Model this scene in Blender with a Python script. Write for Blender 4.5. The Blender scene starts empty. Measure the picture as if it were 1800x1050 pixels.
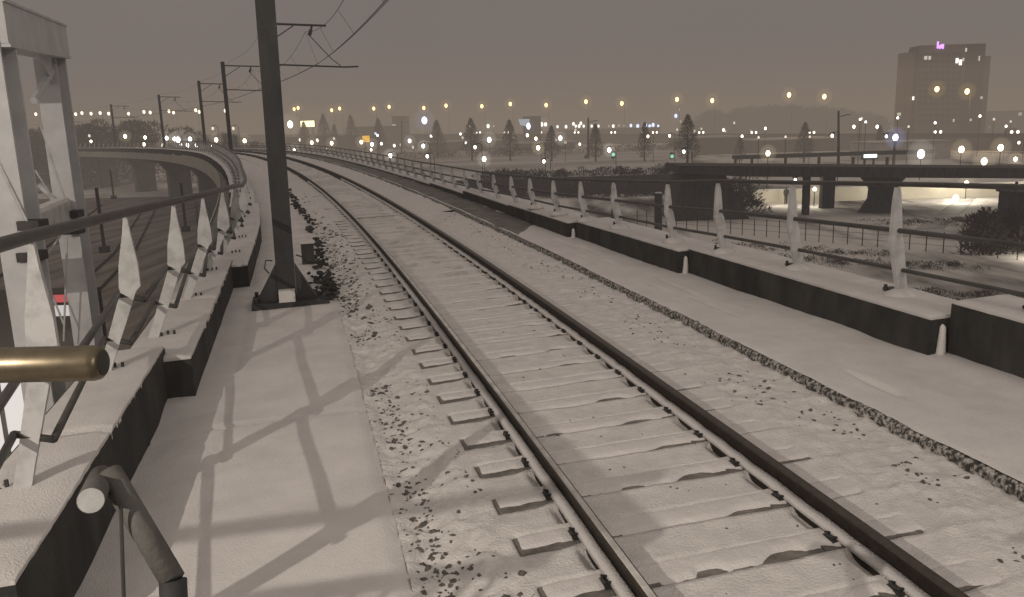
import bpy, math, random
import numpy as np
from math import sin, cos, pi, radians, atan2, hypot
from mathutils import Vector, Matrix
random.seed(7)
rng = np.random.default_rng(11)
S = bpy.context.scene
COL = S.collection

# ------------------------------------------------------------------ camera numbers
F = 1450.0
PIT, ROL, CAMH = 0.20487, -0.03147, 2.52331
W_PX, H_PX = 1800.0, 1050.0

# ------------------------------------------------------------------ track alignment (plan curve + profile)
DS = .25
SS = np.arange(-14, 262, DS)
_i0 = int(np.argmin(abs(SS)))
_k = np.clip(.002 + 1e-5 * np.clip(SS, 0, None), None, .00455)
_hd = np.concatenate([[0], np.cumsum((_k[1:] + _k[:-1]) / 2 * DS)])
HD = _hd - _hd[_i0] + 0.23253
PX = np.cumsum(-np.sin(HD) * DS); PX += 2.44181 - PX[_i0]
PY = np.cumsum(np.cos(HD) * DS); PY -= PY[_i0]
_g = np.where(SS < 62, .01335, np.clip(.01335 * (1 - (SS - 62) / 24), 0, None))
PZ = np.cumsum(_g * DS); PZ -= PZ[_i0]
CANT = .02918


def at(s, t, z=0.0):
    """track coordinates (chainage, offset to the right, height over the rail head) -> world"""
    s = np.asarray(s, float); t = np.asarray(t, float); z = np.asarray(z, float)
    h = np.interp(s, SS, HD)
    tc = np.clip(t, -4.8, 4.8)
    cant = CANT * np.interp(s, [60, 110], [1, 0.3])
    return np.stack(np.broadcast_arrays(np.interp(s, SS, PX) + t * np.cos(h), np.interp(s, SS, PY) + t * np.sin(h),
                     np.interp(s, SS, PZ) + tc * cant + z), -1)


def P3(s, t, z=0.0):
    return Vector([float(v) for v in at(s, t, z)])


def far(px, py, d):
    """survey helper: bearing and elevation read from the photograph, distance d ahead -> world point"""
    x, y = (px - W_PX / 2) / F, -(py - H_PX / 2) / F
    c, s = cos(ROL), sin(ROL)
    x, y = c * x - s * y, s * x + c * y
    Y = cos(PIT) + y * sin(PIT); Z = -sin(PIT) + y * cos(PIT)
    k = d / Y
    return Vector((x * k, d, CAMH + Z * k))


def hor(px):
    return 251.8 - (px - 30) * .0321


GZ = -6.0      # street level beside the viaduct
PZ2 = -4.0     # level of the raised field behind the retaining wall

# ------------------------------------------------------------------ value noise
_NT = rng.random((256, 256))


def vnoise(x, y, scale=1.0, seed=0):
    x = np.asarray(x, float) / scale + seed * 17.3 + 500; y = np.asarray(y, float) / scale + seed * 9.1 + 500
    xi = np.floor(x).astype(int); yi = np.floor(y).astype(int)
    fx = x - xi; fy = y - yi
    fx = fx * fx * (3 - 2 * fx); fy = fy * fy * (3 - 2 * fy)
    g = lambda a, b: _NT[a % 256, b % 256]
    return (g(xi, yi) * (1 - fx) + g(xi + 1, yi) * fx) * (1 - fy) + (g(xi, yi + 1) * (1 - fx) + g(xi + 1, yi + 1) * fx) * fy


def sstep(x, a, b):
    u = np.clip((x - a) / (b - a), 0, 1)
    return u * u * (3 - 2 * u)


# ------------------------------------------------------------------ materials
MATS = {}


def mat(name, col, rough=.8, metal=0.0, var=.25, scale=4.0, col2=None, bump=0.0, bscale=40.0, thresh=None, spec=.3, stretch=None):
    if name in MATS: return MATS[name]
    m = bpy.data.materials.new(name); m.use_nodes = True
    nt = m.node_tree; b = nt.nodes['Principled BSDF']
    b.inputs['Roughness'].default_value = rough; b.inputs['Metallic'].default_value = metal
    b.inputs['Specular IOR Level'].default_value = spec
    tc = nt.nodes.new('ShaderNodeTexCoord')
    src = tc.outputs['Object']
    if stretch:
        mp = nt.nodes.new('ShaderNodeMapping'); mp.inputs['Scale'].default_value = stretch[:3]
        if len(stretch) > 3: mp.inputs['Rotation'].default_value = (0, 0, stretch[3])
        nt.links.new(src, mp.inputs['Vector']); src = mp.outputs['Vector']
    n = nt.nodes.new('ShaderNodeTexNoise'); n.inputs['Scale'].default_value = scale
    n.inputs['Detail'].default_value = 6; n.inputs['Roughness'].default_value = .6
    nt.links.new(src, n.inputs['Vector'])
    r = nt.nodes.new('ShaderNodeValToRGB')
    c2 = col2 or tuple(min(1, c * (1 + var)) for c in col)
    c1 = col if col2 else tuple(c * (1 - var) for c in col)
    lo, hi = thresh or (.3, .7)
    r.color_ramp.elements[0].position = lo; r.color_ramp.elements[1].position = hi
    r.color_ramp.elements[0].color = (*c1, 1); r.color_ramp.elements[1].color = (*c2, 1)
    nt.links.new(n.outputs['Fac'], r.inputs['Fac']); nt.links.new(r.outputs['Color'], b.inputs['Base Color'])
    if bump:
        n2 = nt.nodes.new('ShaderNodeTexNoise'); n2.inputs['Scale'].default_value = bscale; n2.inputs['Detail'].default_value = 4
        nt.links.new(tc.outputs['Object'], n2.inputs['Vector'])
        bp = nt.nodes.new('ShaderNodeBump'); bp.inputs['Strength'].default_value = bump; bp.inputs['Distance'].default_value = .03
        nt.links.new(n2.outputs['Fac'], bp.inputs['Height']); nt.links.new(bp.outputs['Normal'], b.inputs['Normal'])
    MATS[name] = m
    return m


def glow(name, col, strength=1.0):
    if name in MATS: return MATS[name]
    m = bpy.data.materials.new(name); m.use_nodes = True
    nt = m.node_tree; nt.nodes.remove(nt.nodes['Principled BSDF'])
    e = nt.nodes.new('ShaderNodeEmission'); e.inputs['Color'].default_value = (*col, 1); e.inputs['Strength'].default_value = strength
    nt.links.new(e.outputs[0], nt.nodes['Material Output'].inputs['Surface'])
    m.cycles.emission_sampling = 'NONE'
    MATS[name] = m
    return m


SNOW = mat('snow', (.60, .578, .558), .85, scale=2.2, col2=(.71, .685, .66), bump=.4, bscale=70, spec=.25)
SNOWT = mat('trodden_snow', (.58, .56, .535), .85, scale=7.0, col2=(.71, .685, .655), bump=.5, bscale=55, spec=.25)
SNOWD = mat('thin_snow', (.40, .38, .35), .85, scale=5.0, col2=(.66, .64, .61), bump=.3, bscale=30)
CONC = mat('dark_concrete', (.026, .025, .024), .85, scale=2.2, col2=(.075, .072, .066), thresh=(.35, .8), bump=.4, bscale=45, stretch=(1.5, 1.5, .5))
CONCM = mat('grey_concrete', (.20, .195, .175), .9, var=.2, scale=.6, bump=.2, bscale=20)
SLEEP = mat('sleeper_concrete', (.17, .157, .14), .9, var=.4, scale=9.0, bump=.3, bscale=60)
STONE = mat('ballast_stone', (.11, .102, .092), .9, var=.5, scale=14.0)
STEEL = mat('dark_painted_steel', (.020, .021, .022), .55, scale=4.0, col2=(.048, .047, .045), thresh=(.35, .75), bump=.12, bscale=25, spec=.4, stretch=(1, 1, .35))
STEELB = mat('galvanised_dark', (.06, .058, .055), .6, .3, var=.3, scale=6.0)
RUST = mat('rail_steel', (.028, .022, .017), .7, .3, var=.4, scale=12.0)
HEAD = mat('rail_head', (.10, .085, .07), .45, .8, var=.2, scale=20.0)
WHITE = mat('white_painted_steel', (.36, .357, .35), .55, scale=5.0, col2=(.54, .54, .53), thresh=(.32, .55), spec=.4, bump=.1, bscale=30)
GREYP = mat('grey_painted_steel', (.52, .525, .53), .5, var=.15, scale=2.5, spec=.4)
GREYD = mat('matt_grey_steel', (.075, .073, .068), .7, scale=9.0, col2=(.13, .125, .115), bump=.15, bscale=60)
TUBE = mat('handrail_tube', (.10, .097, .09), .45, .5, var=.2, scale=4.0)
BRASS = mat('worn_brass', (.19, .158, .108), .38, .85, var=.2, scale=30.0)
WET = mat('wet_concrete', (.075, .07, .062), .7, scale=2.2, col2=(.20, .19, .175))
TREE = mat('winter_tree', (.085, .072, .058), .95, var=.35, scale=3.0)
BRUSH = mat('bare_brush', (.045, .038, .03), .95, var=.45, scale=3.0)
WOOD = mat('dark_wood', (.03, .024, .018), .95, var=.4, scale=3.0)
BUILD = mat('far_facade', (.16, .13, .105), .9, var=.15, scale=.08)
BUILDD = mat('dark_facade', (.075, .066, .06), .9, var=.2, scale=.1)
ROOFS = mat('snowy_roof', (.48, .46, .44), .9, var=.12, scale=.3)
GLASS = mat('dark_window', (.03, .03, .035), .2, var=.3, scale=2.0, spec=.5)
CARP = mat('car_paint', (.06, .06, .065), .35, var=.2, scale=3.0, spec=.5)
TYRE = mat('tyre_rubber', (.02, .02, .02), .9, var=.2, scale=8.0)
ASPH = mat('snowy_asphalt', (.16, .15, .14), .8, scale=.25, col2=(.42, .40, .37))
REDP = mat('red_panel', (.45, .05, .05), .5, var=.1, scale=2.0)
YELP = mat('yellow_paint', (.30, .20, .05), .8, var=.3, scale=2.0)
PINKP = mat('pale_graffiti_paint', (.34, .26, .25), .8, var=.3, scale=2.0)

# ------------------------------------------------------------------ object helpers


def tag(o, label=None, cat=None, group=None, kind=None):
    if label: o['label'] = label
    if cat: o['category'] = cat
    if group: o['group'] = group
    if kind: o['kind'] = kind
    return o


def empty(name, loc=(0, 0, 0), label=None, cat=None, group=None):
    o = bpy.data.objects.new(name, None); COL.objects.link(o); o.location = loc
    o.empty_display_size = .2
    return tag(o, label, cat, group)


class MB:
    """collects geometry for one mesh"""
    def __init__(self): self.v = []; self.f = []; self.n = 0

    def add(self, vs, fs):
        self.v.extend([tuple(map(float, q)) for q in vs]); self.f.extend([tuple(int(i) + self.n for i in q) for q in fs]); self.n += len(vs)
        return self

    def hexa(self, p):   # eight corners: bottom ring 0-3, top ring 4-7
        return self.add(p, [(3, 2, 1, 0), (4, 5, 6, 7), (0, 1, 5, 4), (1, 2, 6, 5), (2, 3, 7, 6), (3, 0, 4, 7)])

    def box(self, c, size, rz=0.0):
        x, y, z = size[0] / 2, size[1] / 2, size[2] / 2
        ca, sa = cos(rz), sin(rz)
        p = [(c[0] + ca * a - sa * b, c[1] + sa * a + ca * b, c[2] + e) for e in (-z, z) for a, b in ((-x, -y), (x, -y), (x, y), (-x, y))]
        return self.hexa(p)

    def tube(self, pts, r, n=10, caps=True):
        pts = [Vector(p) for p in pts]
        rs = r if isinstance(r, (list, tuple)) else [r] * len(pts)
        base = self.n; vs = []; fs = []
        prev = None
        for i, p in enumerate(pts):
            d = (pts[min(i + 1, len(pts) - 1)] - pts[max(i - 1, 0)]).normalized()
            up = Vector((0, 0, 1)) if abs(d.z) < .95 else Vector((1, 0, 0))
            a = d.cross(up).normalized(); b = a.cross(d).normalized()
            for k in range(n):
                w = 2 * pi * k / n
                vs.append(p + (a * cos(w) + b * sin(w)) * rs[i])
        for i in range(len(pts) - 1):
            for k in range(n):
                q = (k + 1) % n
                fs.append((i * n + k, (i + 1) * n + k, (i + 1) * n + q, i * n + q))
        if caps:
            fs.append(tuple(range(n))); fs.append(tuple((len(pts) - 1) * n + k for k in range(n - 1, -1, -1)))
        return self.add(vs, fs)

    def bar(self, a, b, w, h=None):
        return self.tube([a, b], w / 2 * 1.2, 4)

    def rock(self, c, r):
        ph = (1 + 5 ** .5) / 2
        V = [(-1, ph, 0), (1, ph, 0), (-1, -ph, 0), (1, -ph, 0), (0, -1, ph), (0, 1, ph), (0, -1, -ph), (0, 1, -ph), (ph, 0, -1), (ph, 0, 1), (-ph, 0, -1), (-ph, 0, 1)]
        Fc = [(0, 11, 5), (0, 5, 1), (0, 1, 7), (0, 7, 10), (0, 10, 11), (1, 5, 9), (5, 11, 4), (11, 10, 2), (10, 7, 6), (7, 1, 8), (3, 9, 4), (3, 4, 2), (3, 2, 6), (3, 6, 8), (3, 8, 9), (4, 9, 5), (2, 4, 11), (6, 2, 10), (8, 6, 7), (9, 8, 1)]
        a = random.uniform(0, 6.3); ca, sa = cos(a), sin(a); ex = random.uniform(.8, 1.7); ez = random.uniform(.5, .9)
        vs = []
        for x, y, z in V:
            k = r * .53 * random.uniform(.7, 1.25); x *= ex
            vs.append((c[0] + (ca * x - sa * y) * k, c[1] + (sa * x + ca * y) * k, c[2] + z * k * ez))
        return self.add(vs, Fc)

    def build(self, name, m, parent=None, smooth=False, local=None):
        me = bpy.data.meshes.new(name)
        v = self.v
        off = None
        if parent is not None and local is None: off = parent.matrix_world.translation if parent.parent is None else None
        if parent is not None:
            o_ = Vector(parent.get('_o', (0, 0, 0)))
            v = [(q[0] - o_.x, q[1] - o_.y, q[2] - o_.z) for q in v]
        me.from_pydata(v, [], self.f); me.materials.append(m)
        if smooth: me.polygons.foreach_set('use_smooth', [True] * len(me.polygons))
        me.update()
        o = bpy.data.objects.new(name, me); COL.objects.link(o)
        if parent is not None: o.parent = parent
        return o


def thing(name, loc, label, cat, group=None):
    """an Empty at the thing's base; geometry below it is given in world numbers"""
    o = empty(name, loc, label, cat, group); o['_o'] = tuple(loc)
    return o


def localthing(name, label, cat, group=None):
    """an Empty whose parts are given in its own coordinates (for copying)"""
    o = empty(name, (0, 0, 0), label, cat, group); o['_o'] = (0.0, 0.0, 0.0)
    return o


def copy_tree(o, parent=None):
    c = o.copy(); COL.objects.link(c); c.parent = parent
    for ch in o.children: copy_tree(ch, c)
    return c


def grid(name, ss, ts, zf, m, kind='structure', matidx=None, mats=None):
    Sg, Tg = np.meshgrid(ss, ts, indexing='ij')
    Z = zf(Sg, Tg)
    co = at(Sg, Tg, Z).reshape(-1, 3)
    a, b = len(ss), len(ts)
    idx = np.arange(a * b).reshape(a, b)
    q = np.stack([idx[:-1, :-1], idx[:-1, 1:], idx[1:, 1:], idx[1:, :-1]], -1).reshape(-1, 4)
    me = bpy.data.meshes.new(name)
    me.vertices.add(a * b); me.vertices.foreach_set('co', co.ravel())
    me.loops.add(q.size); me.loops.foreach_set('vertex_index', q.ravel().astype(np.int32))
    me.polygons.add(len(q)); me.polygons.foreach_set('loop_start', np.arange(0, q.size, 4, dtype=np.int32))
    me.polygons.foreach_set('loop_total', np.full(len(q), 4, dtype=np.int32))
    for mm in (mats or [m]): me.materials.append(mm)
    if matidx is not None:
        sc = (Sg[:-1, :-1] + Sg[1:, 1:]) / 2; tc = (Tg[:-1, :-1] + Tg[1:, 1:]) / 2
        me.polygons.foreach_set('material_index', matidx(sc, tc).ravel().astype(np.int32))
    me.update(calc_edges=True); me.validate()
    me.polygons.foreach_set('use_smooth', np.ones(len(q), dtype=bool))
    o = bpy.data.objects.new(name, me); COL.objects.link(o)
    if kind: o['kind'] = kind
    return o


# ================================================================== THE TRACK
SL0 = 5.217 - .6 * 3          # chainage of the first sleeper's near face
SPL, SLW = .60, .26
NSL = 50
T_BED_L, T_BED_R = -1.95, 2.2


def bed_z(s, t):
    n = np.floor((s - SL0) / SPL).astype(int)
    ph = (s - SL0) - n * SPL
    fade = 1 - sstep(s, 20, 36)
    under = (ph > .012) & (ph < SLW - .012) & (abs(t) < 1.235)
    u = np.clip((ph - SLW) / (SPL - SLW), 0, 1)
    lip = .012 * sstep(u, .55, .95) * (.4 + vnoise(s, t, .3, 12)) - .022 * sstep(-t, .85, 1.0) * sstep(u, .45, 1.0) * sstep(1.34 - abs(t), 0, .12)
    z = -.158 + lip * fade
    # hollow on the left of each rail, between the sleepers
    for rt in (-.7525, .7525):
        w = sstep(t, rt - .165, rt - .10) * sstep(rt + .03 - t, 0, .02)
        z = z - .06 * w * sstep(u, .06, .2) * sstep(1 - u, .05, .2) * (u > 0) * fade * (.55 + .6 * vnoise(s, t, .5, 14))
    z = np.where(under & (s < SL0 + NSL * SPL), -.25, z)
    z = z - .060 * sstep(-t, 1.40, 1.75) + .035 * sstep(-t, 1.80, 1.95)
    z = z - .035 * sstep(t, 1.5, 2.1)
    out = sstep(abs(t), 1.25, 1.4)
    z = z + (vnoise(s, t, .16, 1) - .5) * (.010 + .022 * out) + (vnoise(s, t, .06, 2) - .5) * (.005 + .020 * out * sstep(-t, 1.2, 1.4)) + (vnoise(s, t, .7, 3) - .5) * .02
    return z + .014 * out * sstep(vnoise(s, t, .045, 15), .62, .8)


grid('track_bed', np.arange(2.2, 24, .03), np.linspace(T_BED_L, T_BED_R, 150), bed_z, SNOWT, matidx=lambda s, t: ((s > 13 + 5 * vnoise(s, t, .5, 93)) & (abs(t + .1) < .40 + .15 * vnoise(s, t, .6, 91)) & (vnoise(s, t, .35, 92) > .42)).astype(int), mats=[SNOWT, SNOWD])
grid('track_bed', np.concatenate([np.arange(23.98, 60, .2), np.arange(60, 258, 1.0)]), np.linspace(T_BED_L, T_BED_R, 60),
     lambda s, t: -.157 - .035 * sstep(-t, 1.36, 1.72) + (vnoise(s, t, .5, 4) - .5) * .05 + .04 * sstep(-t, 1.2, 1.4) * vnoise(s, t, .3, 8)
     - .05 * np.exp(-((abs(abs(t) - .7525) - .05) / .05) ** 2), SNOWT,
     matidx=lambda s, t: ((abs(t + .1) < .42 + .2 * vnoise(s, t, 2.0, 91)) & (vnoise(s, t, 1.2, 92) > .4)).astype(int), mats=[SNOWT, SNOWD])

# rails
prof = [(-.073, -.262), (.073, -.262), (.075, -.160), (.075, -.150), (.018, -.132), (.009, -.118), (.009, -.052), (.034, -.040), (.036, -.012)]  # lowest points add a dark face under the foot for the shaded void
prof2 = [(-.036, -.012), (-.034, -.040), (-.009, -.052), (-.009, -.118), (-.018, -.132), (-.075, -.150), (-.075, -.160)]
headp = [(.036, -.012), (.030, -.001), (.018, .0), (-.018, .0), (-.030, -.001), (-.036, -.012)]


def sweep(mb, section, t0, ss, closed=True, zoff=0.0):
    n = len(section)
    sec = np.array(section)
    vs = []
    for s in ss: vs.extend(at(np.full(n, s), t0 + sec[:, 0], sec[:, 1] + zoff))
    fs = []
    for i in range(len(ss) - 1):
        for k in range(n if closed else n - 1):
            q = (k + 1) % n
            fs.append((i * n + k, (i + 1) * n + k, (i + 1) * n + q, i * n + q))
    if closed:
        fs.append(tuple(range(n))); fs.append(tuple((len(ss) - 1) * n + k for k in range(n - 1, -1, -1)))
    return mb.add(vs, fs)


rs = np.concatenate([np.arange(2.0, 40, .4), np.arange(40, 256, 2.0)])
rsn = np.arange(2.2, 40, .05)
for rt, lab in ((-.7525, 'left running rail with a snow dusted head curving away to the left'), (.7525, 'right running rail, dark steel side, curving away beside the snowy walkway')):
    r = thing('rail', P3(2, rt, -.16), lab, 'rail', 'running rails of the track')
    sweep(MB(), prof + prof2, rt, rs).build('rail_web', RUST, r)
    sweep(MB(), headp, rt, rs, closed=False).build('rail_head', HEAD, r, True)
    if rt < 0:
        sweep(MB(), [(.022, .001), (.018, .006), (-.014, .007), (-.021, .001)], rt, rs).build('snow_dusting', SNOWD, r)
    mb = MB()
    for sg in (-1, 1):
        sec = [(sg * .012, -.125), (sg * .020, -.108 - (.0 if sg < 0 else .01)), (sg * .070, -.122), (sg * .085, -.152), (sg * .06, -.1495)]
        if sg < 0: sec = sec[::-1]
        n = len(sec); vs = []; fs = []
        for s in rsn:
            k = (vnoise(s, rt, .15, 5 + sg) - .5) * .016
            vs.extend(at(np.full(n, s), rt + np.array([q[0] for q in sec]), np.array([q[1] for q in sec]) + k * np.array([1, 1, 1, .2, 0][::sg] if sg > 0 else [0, .2, 1, 1, 1])))
        for i in range(len(rsn) - 1):
            for q in range(n - 1): fs.append((i * n + q, (i + 1) * n + q, (i + 1) * n + q + 1, i * n + q + 1))
        mb.add(vs, fs)
    mb.build('snow_on_foot', SNOW, r, True)

# sleepers: one, then copies
slp = localthing('sleeper', 'concrete sleeper almost buried in snow between the two rails', 'sleeper', 'concrete sleepers under the snowy track')
b = MB()
TS = [-1.25, -.92, -.55, 0, .55, .92, 1.25]
for x0, x1 in zip(TS[:-1], TS[1:]):
    z0 = -.168 if abs((x0 + x1) / 2) > .5 else -.176
    b.hexa([(x0, 0, -.36), (x1, 0, -.36), (x1, SLW, -.36), (x0, SLW, -.36), (x0, .022, z0), (x1, .022, z0), (x1, SLW - .022, z0), (x0, SLW - .022, z0)])
b.build('concrete_beam', SLEEP, slp)


def snowcap(x0, x1, seed):
    nx = max(3, int((x1 - x0) / .018)); ny = 12
    mb = MB(); vs = []; fs = []
    pc = .22 + .3 * float(vnoise(seed, 1, .37, 4)); pw = .10 + .12 * float(vnoise(seed, 5, .37, 4)); pd = float(vnoise(seed, 9, .37, 4))
    for i in range(nx + 1):
        for j in range(ny + 1):
            x = x0 + (x1 - x0) * i / nx
            y = -.012 + (SLW + .03) * j / ny
            if x < -.8: bare = .050 + .030 * float(vnoise(x, seed * 3.1, .09, seed))
            elif x > .8: bare = .034 * float(sstep(float(vnoise(x, seed * 1.7, .16, seed)), .3, .6))
            else: bare = .018 + .020 * float(vnoise(x, seed * 3.1, .12, seed)) + .10 * pd * math.exp(-((x - pc) / pw) ** 4) + .05 * float(sstep(float(vnoise(x, seed * 5.1, .25, 3)), .6, .8))
            v = y + .012 - .02
            h = -.016 + .030 * float(sstep(v - bare, -.035, .05))
            if x < -.8: h = min(h, -.016 + .03 * float(sstep(x - x0, .0, .07)))
            h -= .014 * float(sstep(j / ny, .8, 1.0))
            z = -.168 + h + (float(vnoise(x * 1.0, y + seed, .035, seed + 3)) - .5) * .008
            vs.append((x, y, z))
    for i in range(nx):
        for j in range(ny):
            a = i * (ny + 1) + j
            fs.append((a, a + ny + 1, a + ny + 2, a + 1))
    return mb.add(vs, fs)


CAPS = []
for sd in range(7):
    mb = MB()
    for x0, x1 in ((-1.255, -.835), (-.67, .67), (.835, 1.27)):
        q = snowcap(x0, x1, sd + 1); mb.add(q.v, q.f)
    CAPS.append(mb)
cap0 = CAPS[0].build('snow_cover', SNOW, slp, True)
capm = [cap0.data]
for q in CAPS[1:]:
    o = q.build('snow_cover', SNOW, None, True); capm.append(o.data); bpy.data.objects.remove(o)
for rt in (-.7525, .7525):
    for sg in (-1,):
        q = MB()
        x = rt + sg * .10
        q.box((x, .13, -.158), (.05, .11, .02))
        q.tube([(x - sg * .03, .10, -.142), (x + sg * .02, .09, -.128), (x + sg * .025, .13, -.13), (x + sg * .015, .17, -.128), (x - sg * .03, .165, -.142)], .009, 6)
        q.build('rail_clip', STEELB, slp)
for i in range(NSL):
    o = slp if i == 0 else copy_tree(slp)
    s = SL0 + SPL * i
    p = P3(s, 0, 0); o.location = p
    hh = float(np.interp(s + .13, SS, HD))
    o.rotation_euler = (0, -CANT, hh)
    for ch in list(o.children):
        if ch.name.startswith('snow_cover'): ch.data = capm[(i * 3 + i // 4) % 7]
        if i > 24 and ch.name.startswith('rail_clip'): bpy.data.objects.remove(ch)

# ballast stones poking through the snow: nobody could count them
mb = MB()
for i in range(2300):
    s = 3.4 + 18 * random.random() ** 1.35
    t = random.gauss(-1.74, .07) if random.random() < .6 else random.uniform(-1.92, -1.28)
    if vnoise(s, t, .6, 21) < .25 + .3 * random.random(): continue
    p = P3(s, t, float(bed_z(np.array(s), np.array(t))) - .002); mb.rock(p, random.choice((.007, .009, .011, .013, .016, .022)) * random.uniform(.8, 1.2))
for i in range(620):
    s = 3.4 + 20 * random.random() ** 1.3
    t = random.gauss(1.68, .17)
    if vnoise(s, t, .4, 22) < .5: continue
    p = P3(s, t, float(bed_z(np.array(s), np.array(t))) - .002); mb.rock(p, random.uniform(.009, .021))
for i in range(120):
    s = random.uniform(3.4, 12); t = random.uniform(-.5, .6)
    if vnoise(s, t, .4, 24) < .5: continue
    mb.rock(P3(s, t, float(bed_z(np.array(s), np.array(t))) - .002), random.uniform(.006, .014))
for i in range(260):
    s = random.uniform(11, 34); t = random.gauss(-1.6, .12)
    mb.rock(P3(s, t, float(bed_z(np.array(s), np.array(t)))), random.uniform(.02, .04))
tag(mb.build('ballast_stones', STONE), 'dark ballast stones poking out of the snow along both sides of the track', 'ballast', kind='stuff')

# ------------------------------------------------------------------ walkways
grid('left_walkway', np.concatenate([np.arange(2.0, 24, .06), np.arange(24, 258, 1.0)]), np.linspace(-4.1, -1.95, 54),
     lambda s, t: -.15 + (vnoise(s, t, .8, 31) - .5) * .03 + (vnoise(s, t, .12, 32) - .5) * .005 + .10 * np.exp(-((t + 3.85) / .18) ** 2) * (vnoise(s, t, .9, 33)) * sstep(s, 8, 10) - .06 * sstep(-t, 3.3, 3.9) * sstep(9.3 - s, 0, .5) 
     - .02 * np.exp(-((s - 8.35) / .03) ** 2) - .030 * sstep(t, -2.05, -1.95) - .012 * np.exp(-((t + 3.27) / .03) ** 2), SNOW)


def rwalk_z(s, t):
    z = -.085 - .08 * sstep(t, 2.3, 3.9) + (vnoise(s, t, 1.1, 41) - .5) * .03 + (vnoise(s, t, .15, 42) - .5) * .007
    z = z + .07 * sstep(t, 3.45, 3.9) * vnoise(s, t, .8, 43)
    z = z - .03 * sstep(vnoise(s * .35, t * 2.2, .35, 44), .66, .82) * sstep(abs(t - 2.75), .35, .1)
    return z - .012 * sstep(t, 2.24, 2.2)


def rw_mat(s, t):
    lim = 2.45 + .1 * vnoise(s, t, .8, 45); hi = 3.15 + .25 * (vnoise(s, t, .7, 46) - .5)
    return ((s > 17.5 + 2.5 * (t - 2.5) + 1.5 * vnoise(s, t, 1.0, 47)) & (t > 2.22) & (t < hi)).astype(int)


grid('right_walkway', np.concatenate([np.arange(2.0, 24, .06), np.arange(24, 258, .6)]), np.linspace(2.2, 4.1, 60), rwalk_z, SNOW, matidx=rw_mat, mats=[SNOW, WET])
# kerb of the ballast trough on the right, rough dark stones with snow crumbs
KERB = mat('rough_kerb', (.05, .045, .04), .95, scale=26.0, col2=(.50, .48, .45), thresh=(.44, .62), bump=.6, bscale=60)
mb = MB(); ss = np.arange(2, 60, .05)
vs = []; fs = []
for s in ss:
    w = (float(vnoise(s, 0, .07, 51)) - .5) * .03
    vs.extend(at([s] * 4, [2.165 + w, 2.175 + w, 2.20, 2.26], [-.24, -.122 + w * .6, -.098 + w * .2, -.098]))
for i in range(len(ss) - 1):
    for k in range(3): fs.append((i * 4 + k, (i + 1) * 4 + k, (i + 1) * 4 + k + 1, i * 4 + k + 1))
mb.add(vs, fs); tag(mb.build('kerb', KERB), kind='structure')

# ================================================================== VIADUCT BODY
via = thing('rail_viaduct', P3(60, 0, -7), 'long curved concrete rail viaduct carrying the snowy track, sweeping round to the left', 'viaduct')
vss = np.concatenate([np.arange(-6, 60, 1.0), np.arange(60, 260, 2.0)])
sweep(MB(), [(-4.62, -.26), (4.55, -.26), (4.55, -.75), (2.4, -1.9), (-2.5, -1.9), (-4.62, -.75)], 0, vss).build('deck', CONCM, via)
FASC = mat('pale_fascia', (.46, .45, .385), .9, var=.15, scale=.5)
sweep(MB(), [(-4.66, -.2), (-4.63, -.2), (-4.63, -1.25), (-4.66, -1.25)], 0, vss[vss > 9]).build('fascia', FASC, via)
sweep(MB(), [(4.56, -.2), (4.6, -.2), (4.6, -1.1), (4.56, -1.1)], 0, vss).build('fascia', FASC, via)
for s in list(range(20, 256, 22)):
    p = P3(s, -.3, 0); h = float(np.interp(s, SS, HD)); mb = MB()
    zt = p.z - 1.88
    c, sn = cos(h), sin(h)
    def ring(w, d, z): return [(p.x + c * a - sn * bb, p.y + sn * a + c * bb, z) for a, bb in ((-w, -d), (w, -d), (w, d), (-w, d))]
    mb.hexa(ring(1.5, .8, GZ - 1) + ring(1.5, .8, zt - 1.2)); mb.hexa(ring(1.5, .8, zt - 1.2) + ring(2.4, .9, zt))
    mb.build('pier', CONCM, via)

# ================================================================== PARAPETS (each precast block a thing of its own)


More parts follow.
